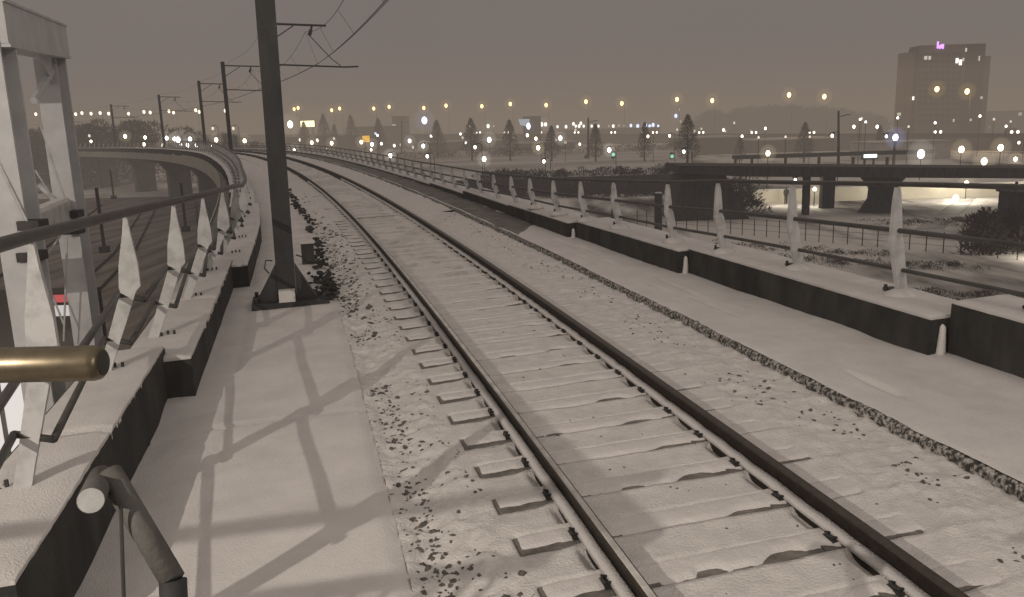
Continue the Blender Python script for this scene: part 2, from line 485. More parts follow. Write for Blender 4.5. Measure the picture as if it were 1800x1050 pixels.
def parapet(s0, s1, t0a, t0b, t1a, t1b, zt0, zt1, zb, label, group, side, bolts=(), L_=()):
    o = thing('parapet_block', P3(s0, (t0a + t1a) / 2, zb), label, 'parapet', group)
    A = [P3(s0, t0a, zb), P3(s0, t1a, zb), P3(s1, t1b, zb), P3(s1, t0b, zb), P3(s0, t0a, zt0), P3(s0, t1a, zt0), P3(s1, t1b, zt1), P3(s1, t0b, zt1)]
    MB().hexa(A).build('concrete_block', CONC, o)
    # snow lying on the top, thicker in places, ragged at the inner edge
    ns, ntt = max(8, int((s1 - s0) / .06)), 9
    vs = []; fs = []
    for i in range(ns + 1):
        u = i / ns; s = s0 + (s1 - s0) * (.003 + .994 * u)
        a = t0a + (t0b - t0a) * u; bb = t1a + (t1b - t1a) * u; zt = zt0 + (zt1 - zt0) * u
        for j in range(ntt + 1):
            v = j / ntt
            e0 = .006 + .012 * float(vnoise(s, 3.3, .06, 60 + side)); e1 = .01
            t = (a + (bb - a) * (e0 + (1 - e0 - e1) * v))
            hgt = .045 * min(1, 4.0 * min(v, 1 - v) + .5) * min(1, (min(i, ns - i) + 1.4) / 2) + .014 * (float(vnoise(s, t, .55, 61)) - .3) + .005 * float(vnoise(s, t, .06, 62))
            hgt *= 1 - .95 * math.exp(-((s - s0 - .47 * (s1 - s0)) / .035) ** 2) * (L_[0] if L_ else 0)
            if j == ntt: hgt = .002
            vs.append(P3(s, t, zt + max(.002, hgt)))
    for i in range(ns):
        for j in range(ntt):
            q = i * (ntt + 1) + j; f = (q, q + 1, q + ntt + 2, q + ntt + 1)
            fs.append(f if t1a > t0a else f[::-1])
    # steep cut edge of the snow along the inner side and at both ends
    def skirt(ids):
        k0 = len(vs)
        for q in ids:
            vs.append(vs[q]); vs.append((vs[q][0], vs[q][1], vs[q][2] - .055))
        for k in range(len(ids) - 1):
            a_ = k0 + 2 * k
            fs.append((a_, a_ + 1, a_ + 3, a_ + 2)); 
    vs = [tuple(q) for q in vs]
    skirt([i * (ntt + 1) for i in range(ns + 1)]); skirt(list(range(ntt + 1))); skirt([ns * (ntt + 1) + j for j in range(ntt + 1)])
    MB().add(vs, fs).build('snow_cover', SNOW, o, True)
    for bs, bt in bolts:
        u = (bs - s0) / (s1 - s0); zt = zt0 + (zt1 - zt0) * u
        mb = MB()
        mb.box(P3(bs, bt, zt + .035), (.20, .11, .02), float(np.interp(bs, SS, HD)))
        for q, w in ((-.06, -.03), (.07, .02), (.0, .035)):
            mb.tube([P3(bs + w, bt + q, zt + .03), P3(bs + w, bt + q, zt + .095)], .014, 6)
        mb.build('anchor_plate', STEELB, o)
    return o


LJ = [(4.95, 9.62, -3.98, -3.90, -4.62, -4.56, .35, .36), (9.45, 15.75, -3.63, -3.56, -4.36, -4.28, .25, .28), (15.35, 21.2, -3.30, -3.16, -4.10, -4.02, .22, .24)]
lb = [[(6.25, -4.33), (8.85, -4.24)], [(10.43, -3.98), (12.54, -3.88), (14.6, -3.82)], [(16.7, -3.55), (18.8, -3.5)]]
ll = ['nearest parapet block on the left, snow on top, behind the brass rail end', 'second parapet block on the left, stepped inwards past the nearest one', 'third parapet block on the left, level with the thick dark mast']
for q, bo, l in zip(LJ, lb, ll): parapet(q[0], q[1], q[2], q[3], q[4], q[5], q[6], q[7], -.32, l, 'parapet blocks on the left', 0, bo, (1,))
s = 21.0; k = 0
while s < 250:
    L = 5.6 if s < 80 else 11
    tt = float(np.interp(s, [21, 30, 60, 110], [-3.16, -3.4, -3.75, -3.9]))
    parapet(s, s + L + .1, tt, tt - .04, tt - .75, tt - .8, .22, .24, -.32, 'distant snow topped parapet block along the left edge beyond the thick mast', 'distant left parapet blocks', 0)
    s += L; k += 1
RJ = [(1.8, 7.47, 3.93, 3.95, 4.66, 4.66, .40, .40), (7.50, 12.62, 3.74, 3.62, 4.56, 4.42, .24, .23), (12.66, 17.05, 3.45, 3.30, 4.25, 4.10, .20, .19), (17.1, 21.6, 3.12, 3.10, 3.95, 3.9, .17, .14)]
rl = ['tall dark parapet block at the right edge, nearest on that side', 'long dark parapet block on the right carrying the three nearest white posts', 'dark parapet block third along the right side, snow drift at its near end', 'short dark parapet block fourth along the right side, half buried in snow']
for q, l in zip(RJ, rl): parapet(q[0], q[1], q[2], q[3], q[4], q[5], q[6], q[7], -.4, l, 'parapet blocks on the right', 1)
s = 21.65
while s < 250:
    L = 5.2 if s < 90 else 11
    zt = float(np.interp(s, [20, 25, 30, 36, 60], [.14, .04, -.05, -.08, -.06]))
    parapet(s, s + L - .04, 3.12, 3.12, 3.9, 3.9, zt, zt, -.4, 'distant low snowy parapet block along the right edge of the curve', 'distant right parapet blocks', 1)
    s += L
# packed snow filling the joints on the right
for (sj, t0, h, lab) in ((7.50, 3.86, .36, 'thin spike of snow packed in the nearest joint of the right parapet'), (12.64, 3.56, .30, 'thin spike of snow in the second joint of the right parapet'), (17.07, 3.23, .24, 'small spike of snow in the third joint of the right parapet')):
    mb = MB(); p = P3(sj - .03, t0, -.2)
    mb.tube([p + Vector((0, 0, -.03)), p + Vector((0, 0, .05)), p + Vector((.01, .01, h * .6)), p + Vector((.005, 0, h * 1.02)), p + Vector((0, 0, h * 1.1))], [.10, .05, .042, .030, .008], 8)
    tag(mb.build('snow_drift', SNOW, None, True), lab, 'snow drift', 'snow packed in the parapet joints')

# ================================================================== RAILINGS


def blade(s, tb, tt, zb, zt, wmax=.16, th=.05, kink=.56, yaw=0.0):
    """flat kinked post: narrow foot, widest at the kink, pointed top; broad face across the track"""
    mb = MB()
    H = zt - zb
    lv = [(0, .058), (.12, .056), (kink - .03, .070), (kink, wmax / 2), (kink + .14, wmax * .44), (.90, .034), (1.0, .016)]
    ring = []
    for u, w in lv:
        c = tb + (tt - tb) * min(1, u / kink) * (.78) + (tt - tb) * .22 * u
        z = zb + H * u
        for (a, d) in ((-1, -1), (1, -1), (1, 1), (-1, 1)):
            ring.append(P3(s + d * th / 2 + a * w * yaw, c + a * w, z))
    fs = [(3, 2, 1, 0)]
    for i in range(len(lv) - 1):
        for k in range(4):
            q = (k + 1) % 4
            fs.append((i * 4 + k, i * 4 + q, (i + 1) * 4 + q, (i + 1) * 4 + k))
    n = (len(lv) - 1) * 4
    fs.append((n, n + 1, n + 2, n + 3))
    return mb.add(ring, fs)


# left
LP = [(6.2, -4.30, -4.03, 1.96), (8.8, -4.33, -3.97, 1.83), (10.4, -4.13, -3.76, 1.77), (12.5, -4.0, -3.65, 1.66), (14.6, -3.92, -3.54, 1.57), (16.6, -3.8, -3.45, 1.47), (18.8, -3.72, -3.40, 1.33)]
s = 20.9
while s < 205:
    LP.append((s, float(np.interp(s, [21, 30, 60], [-3.75, -4.0, -4.25])), float(np.interp(s, [21, 30, 60], [-3.4, -3.65, -4.0])), float(np.interp(s, [21, 26, 40, 60], [1.28, 1.18, 1.12, 1.15]))))
    s += 2.05 if s < 120 else 3.0
LP = [(4.1, -4.28, -4.02, 2.05)] + LP
rl_ = thing('railing', P3(6.2, -4.3, .3), 'left railing of kinked white blade posts and grey tubes above the stepped parapet', 'railing', 'railings along the viaduct')
for i, (s, tb, tt, zt) in enumerate(LP):
    zb = float(np.interp(s, [4, 9.5, 10, 16, 20], [.36, .36, .30, .27, .25]))
    blade(s, tb, tt, zb, zt, wmax=.19 if s < 30 else .15, yaw=-.12).build('post', WHITE, rl_)
MB().tube([P3(s, tt + .0, zt + .035) for s, tb, tt, zt in [(2.4, 0, -4.0, 2.13)] + LP], .042, 10).build('handrail', TUBE, rl_, True)
for fr, r in ((.52, .028), (.26, .026)):
    mb = MB()
    for (a, c) in zip(LP[:34], LP[1:35]):
        def pt(q, off): 
            zb = .3; z = zb + (q[3] - zb) * fr
            return P3(q[0], q[1] + (q[2] - q[1]) * min(1, fr / .56) + off, z)
        p, q = pt(a, .10), pt(c, -.12)
        q2 = pt(c, .10); q2.z = q2.z - .05
        p0 = pt(a, .10); p0.z -= .05
        mb.tube([p0, q + Vector((0, 0, .02))], r, 8); mb.tube([q + Vector((0, 0, .02)), q2], r, 8)
    mb.build('mid_rail', TUBE, rl_, True)
# right
RP = [(6.6, 4.25, 1.60), (8.42, 4.15, 1.51), (10.24, 4.04, 1.41), (11.9, 3.87, 1.33), (13.3, 3.72, 1.23), (15.4, 3.62, 1.12), (16.8, 3.47, 1.06), (18.2, 3.35, 1.0), (19.8, 3.3, .95)]
s = 21.6
while s < 150:
    RP.append((s, 3.35, float(np.interp(s, [21.6, 25, 35, 60, 75, 100], [.88, .78, .66, .60, .55, .6]))))
    s += 1.75 if s < 60 else 2.4
rr = thing('railing', P3(8.42, 4.15, .25), 'right railing of slim white kinked posts with three dark tubes beside the dark parapet', 'railing', 'railings along the viaduct')
for s, tb, zt in RP[:98]:
    zb = float(np.interp(s, [4, 7.45, 7.5, 20, 25, 30], [.42, .42, .26, .22, .08, -.02]))
    o = blade(s, tb, tb - .15, zb, zt, wmax=.115, th=.06, yaw=-.15).build('post', WHITE, rr)
    if s < 20:
        mb = MB(); p = P3(s, tb - .02, zb)
        mb.tube([p + Vector((0, 0, -.01)), p + Vector((0, 0, .05)), p + Vector((0, 0, .10))], [.21, .16, .05], 12)
        mb.build('snow_mound', SNOW, rr, True)
        mb = MB(); mb.box(P3(s + .16, tb + .02, zb + .05), (.13, .22, .03), float(np.interp(s, SS, HD))); mb.tube([P3(s + .2, tb - .06, zb), P3(s + .2, tb - .06, zb + .11)], .02, 6)
        mb.build('foot_plate', STEELB, rr)
MB().tube([P3(s, tb - .15, zt + .035) for s, tb, zt in [(4.6, 4.3, 1.72)] + RP], .028, 8).build('handrail', TUBE, rr, True)
for fr, r in ((.62, .028), (.26, .024)):
    MB().tube([P3(s, tb + .03 - .15 * min(1, fr / .56), float(np.interp(s, [4, 20, 25, 30], [.25, .22, .08, -.02])) * (1 - fr) + zt * fr) for s, tb, zt in [(4.6, 4.3, 1.72)] + RP], r, 8).build('mid_rail', TUBE, rr, True)

# ================================================================== CATENARY


def mast(s, t, label, first=False, lean=0.0):
    base = P3(s, t, -.15)
    o = thing('catenary_mast', base, label, 'mast', 'overhead line masts on the left of the track')
    h = float(np.interp(s, SS, HD))
    ax = Vector((cos(h), sin(h), 0)); ay = Vector((-sin(h), cos(h), 0)); up = (Vector((0, 0, 1)) - ax * lean).normalized()
    zr = float(np.interp(s, SS, PZ))
    Hm = 7.45
    mb = MB()
    def pr(x0, x1, y0, y1, z0, z1):
        mb.hexa([base + ax * a + ay * c + up * z for z in (z0, z1) for a, c in ((x0, y0), (x1, y0), (x1, y1), (x0, y1))])
    w, d, tf = .138, .135, .02
    pr(-w, w, -d, -d + tf, .12, Hm); pr(-w, w, d - tf, d, .12, Hm); pr(-.01, .01, -d + tf + .001, d - tf - .001, .12, Hm)
    mb.build('steel_column', STEEL, o)
    if first:
        mb = MB(); pr(-.52, .62, -.34, .34, .0, .085); mb.build('base_plate', STEEL, o)
        for sg in (-1, 1):
            mb = MB()
            A = [base + ax * (sg * a) + ay * y + up * z for y in (-.15, .15) for a, z in ((.141, .087), (.47, .087), (.40, .16), (.141, .62))]
            mb.add(A, [(0, 1, 2, 3), (7, 6, 5, 4), (0, 4, 5, 1), (1, 5, 6, 2), (2, 6, 7, 3), (3, 7, 4, 0)])
            mb.build('base_gusset', STEEL, o)
        mb = MB(); pr(-.12, .12, -.33, -.155, .086, .26); mb.build('snow_wedge', SNOW, o)
        for a, y in ((-.46, -.26), (.55, -.26), (-.46, .26), (.55, .26)):
            q = base + ax * a + ay * y; MB().tube([q + up * .08, q + up * .17], .03, 6).build('anchor_bolt', STEELB, o)
        MB().tube([base - ax * .18 - ay * .1 + up * .70, base - ax * .27 - ay * .16 + up * .72, base - ax * .30 - ay * .16 + up * .60, base - ax * .24 - ay * .16 + up * .52], .012, 6).build('earth_cable', STEELB, o)
        MB().tube([base + ax * .18 - ay * .1 + up * .76, base + ax * .26 - ay * .16 + up * .74, base + ax * .28 - ay * .16 + up * .64], .012, 6).build('earth_cable', STEELB, o)
        mb = MB(); pr(-.1395, .1395, -.1365, .1365, 4.05, 4.12); pr(-.1395, .1395, -.1365, .1365, 1.62, 1.66); mb.build('clamp_band', STEEL, o)
    # cantilever: two arms, a strut, insulators, registration arm
    q = lambda x, z: base + ax * x + Vector((0, 0, z))
    mb = MB(); mb.tube([q(.1, 7.17), q(2.75, 7.10)], .05, 8); mb.build('upper_arm', STEELB, o)
    mb = MB(); mb.tube([q(.1, 6.35), q(1.25, 7.08)], .028, 6); mb.build('strut', STEELB, o)
    mb = MB(); mb.tube([q(.1, 5.36), q(3.5, 5.22), q(4.15, 5.24)], .038, 8); mb.build('lower_arm', STEELB, o)
    mb = MB(); mb.tube([q(2.1, 7.1), q(2.05, 6.9)], .05, 6); mb.tube([q(2.05, 6.9), q(1.95, 6.66)], .085, 8); mb.tube([q(1.95, 6.66), q(2.9, 5.6), q(3.3, 5.28)], .022, 6); mb.build('insulator', STEELB, o)
    return o


MS = [(13.62, -2.68), (42, -1.98), (71, -2.72), (96, -2.35), (126, -2.5), (158, -2.7), (190, -2.7), (222, -2.7)]
ml = ['thick dark mast on a flared base plate, nearest and tallest on the left', 'overhead line mast hidden behind the thick near mast, its two arms reaching right',
      'overhead line mast first to the left of the thick near mast', 'overhead line mast second to the left of the thick near mast', 'overhead line mast third to the left of the thick near mast', 'faint overhead line mast fourth to the left of the thick near mast',
      'hazy overhead line mast far round the curve, seen between the pale steel columns', 'hazy overhead line mast farthest round the curve, behind the pale steel columns']
for i, ((s, t), l) in enumerate(zip(MS, ml)): mast(s, t, l, i == 0, lean=-.012 if i == 0 else 0.0)
nodes = [(-10, .2)] + [(s, .25 if i % 2 else -.05) for i, (s, t) in enumerate(MS)]


def wire(z0, sag, r, toff):
    pts = []
    for (a, ta), (c, tc) in zip(nodes[:-1], nodes[1:]):
        for k in range(12):
            u = k / 12; pts.append(P3(a + (c - a) * u, ta + (tc - ta) * u + toff, z0 - sag * 4 * u * (1 - u)))
    return pts


ca = thing('overhead_wire', P3(40, 0, 5.2), 'overhead contact wire with droppers hanging above the snowy track', 'overhead wire')
cw = wire(5.15, 0, .018, 0); mw = wire(6.62, .75, .018, -.45)
MB().tube(cw, .013, 5).build('contact_wire', STEELB, ca)
MB().tube([p + Vector((.05, 0, .02)) for p in wire(5.22, 0, .018, .10)], .010, 5).build('contact_wire', STEELB, ca)
MB().tube(mw, .010, 5).build('messenger_wire', STEELB, ca)
for i in range(3, len(cw), 3): MB().tube([mw[i], cw[i]], .006, 4).build('dropper', STEELB, ca)
MB().tube(wire(7.4, .35, .01, -2.1), .008, 5).build('feeder_wire', STEELB, ca)

# trackside clutter right of the mast
cl = MB(); random.seed(5)
for i in range(430):
    s = 13.6 + 22 * random.random() ** 1.25; t = random.gauss(-2.05 + .16 * vnoise(s, 0, 2.5, 71), .055)
    if vnoise(s, 0, .5, 72) < .38: continue
    cl.rock(P3(s, t, -.14 + random.uniform(0, .10)), random.uniform(.025, .060))
for i in range(90):
    cl.rock(P3(random.uniform(13.2, 15.6), random.gauss(-2.12, .10), -.13 + random.uniform(0, .09)), random.uniform(.02, .05))
tag(cl.build('rubble', CONC), 'row of dark broken rubble along the track edge behind the mast', 'rubble', kind='stuff')
bx = thing('junction_box', P3(17.2, -2.24, -.15), 'small dark trackside box standing just right of the mast', 'box')
p = P3(17.2, -2.24, .06); MB().box(p, (.24, .22, .40), .27).build('case', CONC, bx)
MB().box(p + Vector((0, 0, .215)), (.27, .25, .03), .27).build('snow_lid', SNOW, bx)
random.seed(9)

# ================================================================== PALE STEEL PORTAL ON THE LEFT
pf = thing('steel_portal_frame', (-5.6, 9, GZ), 'pale grey steel portal frame with two tall columns standing beside the left railing', 'steel frame')
C1a, C1b = far(22, 70, 9.0), far(84, 640, 9.0)
C2a, C2b = far(104, 85, 12.4), far(150, 600, 12.4)


def column(a, wx, wy, ztop, rz):
    mb = MB(); x, y = a
    ca, sa = cos(rz), sin(rz)
    def pb(u0, u1, v0, v1):
        mb.hexa([(x + ca * u - sa * v, y + sa * u + ca * v, z) for z in (GZ - .2, ztop) for u, v in ((u0, v0), (u1, v0), (u1, v1), (u0, v1))])
    pb(-wx, wx, -wy, -wy + .03); pb(-wx, wx, wy - .03, wy); pb(-.015, .015, -wy + .031, wy - .031)
    return mb


column((-5.34, 9.0), .155, .19, 3.62, .12).build('column', GREYP, pf)
column((-6.56, 12.4), .15, .19, 3.95, .12).build('column', GREYP, pf)
a, c = Vector((-5.26, 8.82, 3.75)), Vector((-6.57, 12.62, 3.97))
d = (c - a).normalized(); sx = d.cross(Vector((0, 0, 1))).normalized()
a2 = a
mb = MB()
def beamseg(z0, z1, w):
    mb.hexa([a2 - sx * w + Vector((0, 0, z0)), a2 + sx * w + Vector((0, 0, z0)), c + sx * w + Vector((0, 0, z0)), c - sx * w + Vector((0, 0, z0)),
             a2 - sx * w + Vector((0, 0, z1)), a2 + sx * w + Vector((0, 0, z1)), c + sx * w + Vector((0, 0, z1)), c - sx * w + Vector((0, 0, z1))])
beamseg(-.26, -.225, .19); beamseg(-.223, .188, .175); beamseg(.19, .22, .19)
mb.build('top_beam', GREYP, pf)
mb = MB(); q = Vector((-5.52, 8.95, 3.80)); MB().hexa([q + Vector(e) for e in ((-4, -.5, -.25), (-.02, -.18, -.25), (-.02, .16, -.25), (-4, -.16, -.25), (-4, -.5, .21), (-.02, -.18, .21), (-.02, .16, .21), (-4, -.16, .21))]).build('top_beam', GREYP, pf)
mb = MB()
g0 = Vector((-6.45, 12.25, 3.86)); g1 = Vector((-6.45 + .55, 12.25 - 1.5, 3.72)); g2 = Vector((-6.5, 12.3, 3.3))
mb.add([g0 + sx * .02, g1 + sx * .02, g2 + sx * .02, g0 - sx * .02, g1 - sx * .02, g2 - sx * .02], [(0, 1, 2), (5, 4, 3), (0, 3, 4, 1), (1, 4, 5, 2), (2, 5, 3, 0)])
mb.tube([Vector((-6.45, 12.2, 3.5)), Vector((-6.1, 11.0, 3.05))], .05, 6)
mb.build('gusset', GREYP, pf)
# lower cross beam with snow on it
lo = [Vector((-8.6, 8.4, 1.52)), Vector((-5.5, 9.15, 1.52)), Vector((-6.65, 12.45, 1.52))]
mb = MB()
for p, q in zip(lo[:-1], lo[1:]):
    e = (q - p).normalized().cross(Vector((0, 0, 1))) * .12
    mb.hexa([p - e - Vector((0, 0, .16)), p + e - Vector((0, 0, .16)), q + e - Vector((0, 0, .16)), q - e - Vector((0, 0, .16)), p - e + Vector((0, 0, .14)), p + e + Vector((0, 0, .14)), q + e + Vector((0, 0, .14)), q - e + Vector((0, 0, .14))])
mb.build('cross_beam', WHITE, pf)
mb = MB()
for p, q in zip(lo[:-1], lo[1:]):
    e = (q - p).normalized().cross(Vector((0, 0, 1))) * .10
    mb.hexa([p - e + Vector((0, 0, .143)), p + e + Vector((0, 0, .143)), q + e + Vector((0, 0, .143)), q - e + Vector((0, 0, .143)), p - e * .7 + Vector((0, 0, .19)), p + e * .7 + Vector((0, 0, .19)), q + e * .7 + Vector((0, 0, .19)), q - e * .7 + Vector((0, 0, .19))])
mb.build('snow_cover', SNOW, pf)
mb = MB()
for p, q, dd in (((-5, 280), (50, 395), 8.8), ((72, 222), (122, 378), 12.2), ((62, 300), (98, 355), 12.6), ((118, 420), (112, 600), 11.8), ((84, 500), (112, 570), 11.8), ((10, 250), (-20, 235), 9), ((115, 400), (86, 445), 11.0)):
    MB().tube([far(*p, dd), far(*q, dd)], .014, 6).build('tie_rod', WHITE, pf)
MB().tube([far(70, 326, 12.3), far(104, 362, 12.1)], .045, 6).build('brace_rod', WHITE, pf)
for q in ((58, 395, 8.9), (128, 376, 12.1), (57, 450, 8.9), (130, 405, 12.1)):
    MB().box(far(*q), (.22, .26, .10), .12).build('joint_plate', STEELB, pf)

# kiosk at street level with lit window and red band
kk = thing('lit_kiosk', (-9.6, 17.5, GZ), 'bright white lit kiosk front with a red band below the railing at far left', 'kiosk')
MB().box((-10.6, 17.1, -3.2), (3.6, .6, 5.3)).build('body', BUILDD, kk)
MB().box((-9.42, 16.76, -.66), (.95, .06, .15)).build('red_band', glow('red_sign_light', (.50, .10, .10), 1.0), kk)
MB().box((-9.42, 16.78, -.92), (.95, .05, .22)).build('white_band', glow('kiosk_band_light', (.60, .56, .52), 1.0), kk)
MB().box((-10.75, 16.78, -3.2), (1.9, .05, 2.0)).build('lit_window', glow('kiosk_light', (.80, .74, .70), 1.0), kk)
for x in (-11.6, -10.9, -10.2): MB().box((x, 16.74, -3.2), (.09, .04, 2.0)).build('window_frame', BUILDD, kk)

# ================================================================== PLATFORM END: brass rail end, barrier pipes
o = thing('brass_rail_end', (-.62, 1.05, 2.2), 'worn brass coloured handrail end sticking in from the left edge', 'handrail')
pa_, pb_ = far(-330, 650, 1.05), far(182, 638, 1.05)
dv = (pb_ - pa_).normalized()
MB().tube([pa_, pb_ - dv * .012, pb_ - dv * .004, pb_], [.0235, .0235, .0215, .017], 32).build('tube', BRASS, o, True)
MB().tube([pb_ + dv * .0003, pb_ + dv * .0012], [.0168, .015], 24).build('end_cap', STEELB, o, True)
o = thing('barrier_frame', (-.8, 1.6, -.1), 'dark tubular platform end barrier with a round white pipe end at bottom left', 'barrier')
D0 = far(160, 880, 1.5); D1 = far(178, 838, 1.78)
MB().tube([D0, D1], .026, 20).build('short_pipe', GREYD, o, True)
e = (D0 - D1).normalized()
MB().tube([D0 + e * .0005, D0 + e * .004], [.0245, .0238], 20).build('end_cap', WHITE, o)
MB().tube([far(192, 830, 1.68), far(304, 1020, 1.56)], .0255, 16).build('brace', GREYD, o, True)
MB().tube([far(304, 1020, 1.56), far(312, 1200, 1.5)], .0275, 16).build('leg', STEEL, o, True)
MB().tube([far(212, 890, 1.6), far(222, 1180, 1.5)], .004, 6).build('wire_rod', STEELB, o)
dc = thing('cable_duct', P3(4.1, -3.9, -.2), 'grey green cable duct cover below the barrier at bottom left', 'cable duct')
MB().hexa([P3(3.2, -4.5, -.32), P3(3.2, -3.45, -.32), P3(4.9, -3.52, -.32), P3(4.9, -4.5, -.32), P3(3.2, -4.5, -.08), P3(3.2, -3.45, -.08), P3(4.9, -3.52, -.08), P3(4.9, -4.5, -.08)]).build('cover', CONCM, dc)

# stair railing just out of view on the left: the lamp throws its shadow over the walkway
sr = thing('stair_railing', P3(2, -6.2, 0), 'tall barred stair railing beyond the left edge, its shadow lies on the walkway', 'railing')
mb = MB()
mb.tube([P3(2.06, -8.2, 2.89), P3(1.92, -4.95, 2.89)], .032, 8); mb.tube([P3(2.06, -8.2, 2.55), P3(1.92, -5.0, 2.55)], .034, 8)
mb.build('rails', STEEL, sr)
mb = MB()
for k in range(26): mb.tube([P3(2.05 - .0045 * k, -8.1 + .12 * k, 1.0), P3(2.05 - .0045 * k, -8.1 + .12 * k, 2.55)], .014, 6)
mb.build('bars', STEEL, sr)

# ================================================================== GROUND AND FAR SURROUNDINGS
GROUND = mat('snowy_ground', (.055, .048, .038), .95, scale=.10, col2=(.60, .57, .53), thresh=(.38, .52), bump=.2, bscale=2.0, stretch=(1.0, .30, 1, -.45))
mb = MB(); mb.add([(-4000, -300, GZ), (4000, -300, GZ), (4000, 6000, GZ), (-4000, 6000, GZ)], [(0, 1, 2, 3)])
tag(mb.build('ground', GROUND), kind='structure')
FIELD = mat('snow_field', (.24, .225, .205), .95, scale=.06, col2=(.52, .495, .46), thresh=(.35, .6), stretch=(.4, 1.0, 1))


def slab(name, pts, z, zb, m, kind='structure'):
    n = len(pts); mb = MB()
    mb.add([(p[0], p[1], z) for p in pts] + [(p[0], p[1], zb) for p in pts], [tuple(range(n))] + [(i, i + n, (i + 1) % n + n, (i + 1) % n) for i in range(n)])
    return tag(mb.build(name, m), kind=kind)


def gp(px, d, z=GZ):
    q = far(px, 300, d); return (q.x, d, z)


# raised snow field behind the retaining wall
slab('field', [gp(640, 104), gp(1185, 104), gp(1215, 170), gp(1230, 330), gp(480, 330), gp(560, 170)], PZ2, GZ - .3, FIELD)
# road, lit, under the bridge at right; lighter path
slab('road', [(22, 86, 0), (62, 86, 0), (62, 94, 0), (22, 94, 0)], GZ + .03, GZ - .1, ASPH)
slab('path', [gp(1615, 62), gp(1668, 62), gp(1720, 84), gp(1690, 84)], GZ + .034, GZ - .1, ASPH)

YARD = mat('railway_yard', (.10, .082, .066), .95, scale=.5, col2=(.31, .275, .24), thresh=(.35, .75), stretch=(1.6, .12, 1, .25), bump=.2, bscale=3)
slab('railway_yard', [(-150, 6, 0), (-4, 6, 0), (-8, 40, 0), (-34, 120, 0), (-150, 140, 0)], GZ + .02, GZ - .1, YARD)
for k, (dx, lab) in enumerate(((0, 'low ground rail nearest the viaduct, seen through the left railing'), (1.5, 'low ground rail second from the viaduct, through the left railing'), (6.5, 'low ground rail third from the viaduct, through the left railing'), (8.0, 'low ground rail fourth from the viaduct, through the left railing'), (14, 'low ground rail farthest from the viaduct, through the left railing'))):
    yr = thing('rail', (-12 - dx, 30, GZ), lab, 'rail', 'rails of the low yard at left')
    MB().tube([(-7 - dx, 8, GZ + .10), (-12 - dx, 30, GZ + .10), (-22 - dx, 62, GZ + .10), (-40 - dx, 110, GZ + .10)], .09, 6).build('rail_head', RUST, yr)
# retaining wall with graffiti
A = gp(640, 103.5); B = gp(1186, 103.5)
rw = thing('retaining_wall', (A[0], A[1], GZ), 'long dark retaining wall with a yellow patch and pale graffiti below the snow field', 'wall')
MB().box(((A[0] + B[0]) / 2, 103.4, -4.95), (B[0] - A[0], .8, 2.3)).build('wall', CONC, rw)
q0, q1 = far(902, 352, 102.9), far(936, 336, 102.9); MB().box(((q0.x + q1.x) / 2, 102.94, (q0.z + q1.z) / 2), (q1.x - q0.x, .06, abs(q1.z - q0.z))).build('painted_patch', YELP, rw)
mb = MB(); q = far(1018, 326, 102.9)
for dx, dz, hx, hz in ((-1.0, 0, .18, 1.0), (-.6, .2, .5, .2), (-.5, -.1, .16, .8), (-.1, 0, .15, .9), (.15, .25, .4, .18), (.2, -.2, .35, .16), (.65, 0, .16, .95), (.95, -.25, .5, .2), (1.2, .1, .16, .8)): mb.box((q.x + dx, 102.94, q.z + dz), (hx, .06, hz))
mb.build('graffiti', PINKP, rw)

# ---- vegetation
random.seed(3)


def twig_mass(mb, c, rx, ry, h, n, shape='cone', size=.35):
    for i in range(n):
        u = random.random() ** .8
        if shape == 'cone': r = (1 - u) ** .75 * (.35 + .65 * min(1, u * 5)); zz = u * h
        elif shape == 'bush': u = random.random(); r = math.sqrt(max(0, 1 - u * u)); zz = u * h
        else: zz = u * h; w = (u - .5) * 2; r = math.sqrt(max(0, 1 - w * w))
        a = random.uniform(0, 2 * pi); q = r * math.sqrt(random.random())
        p = Vector((c[0] + cos(a) * q * rx, c[1] + sin(a) * q * ry, c[2] + zz))
        d = Vector((cos(a) * .7 + random.gauss(0, .4), sin(a) * .7 + random.gauss(0, .4), random.uniform(.2, 1.3))).normalized() * size * random.uniform(.6, 1.5)
        e = d.cross(Vector((random.gauss(0, 1), random.gauss(0, 1), random.gauss(0, 1)))).normalized() * size * random.uniform(.10, .22)
        mb.add([p - e, p + e, p + d], [(0, 1, 2)])
    return mb


def tree_proto(k):
    o = localthing('bare_tree', '', 'tree', 'bare narrow trees in a row beyond the snow field')
    h = 7.8
    mb = MB(); mb.tube([(0, 0, -.1), (.05, 0, 1.5), (0, .05, 4), (.04, 0, 7.0)], [.20, .16, .10, .03], 7)
    for i in range(26):
        z = random.uniform(1.2, 6.6); a = random.uniform(0, 2 * pi); l = (7.6 - z) * .33
        mb.tube([(0, 0, z), (cos(a) * l * .6, sin(a) * l * .6, z + l * .6), (cos(a) * l, sin(a) * l, z + l * 1.3)], [.05, .035, .012], 4)
    mb.build('trunk', WOOD, o)
    twig_mass(MB(), (0, 0, .7), 2.6, 2.6, 7.2, 2300, 'cone', .30).build('crown', TREE, o)
    return o


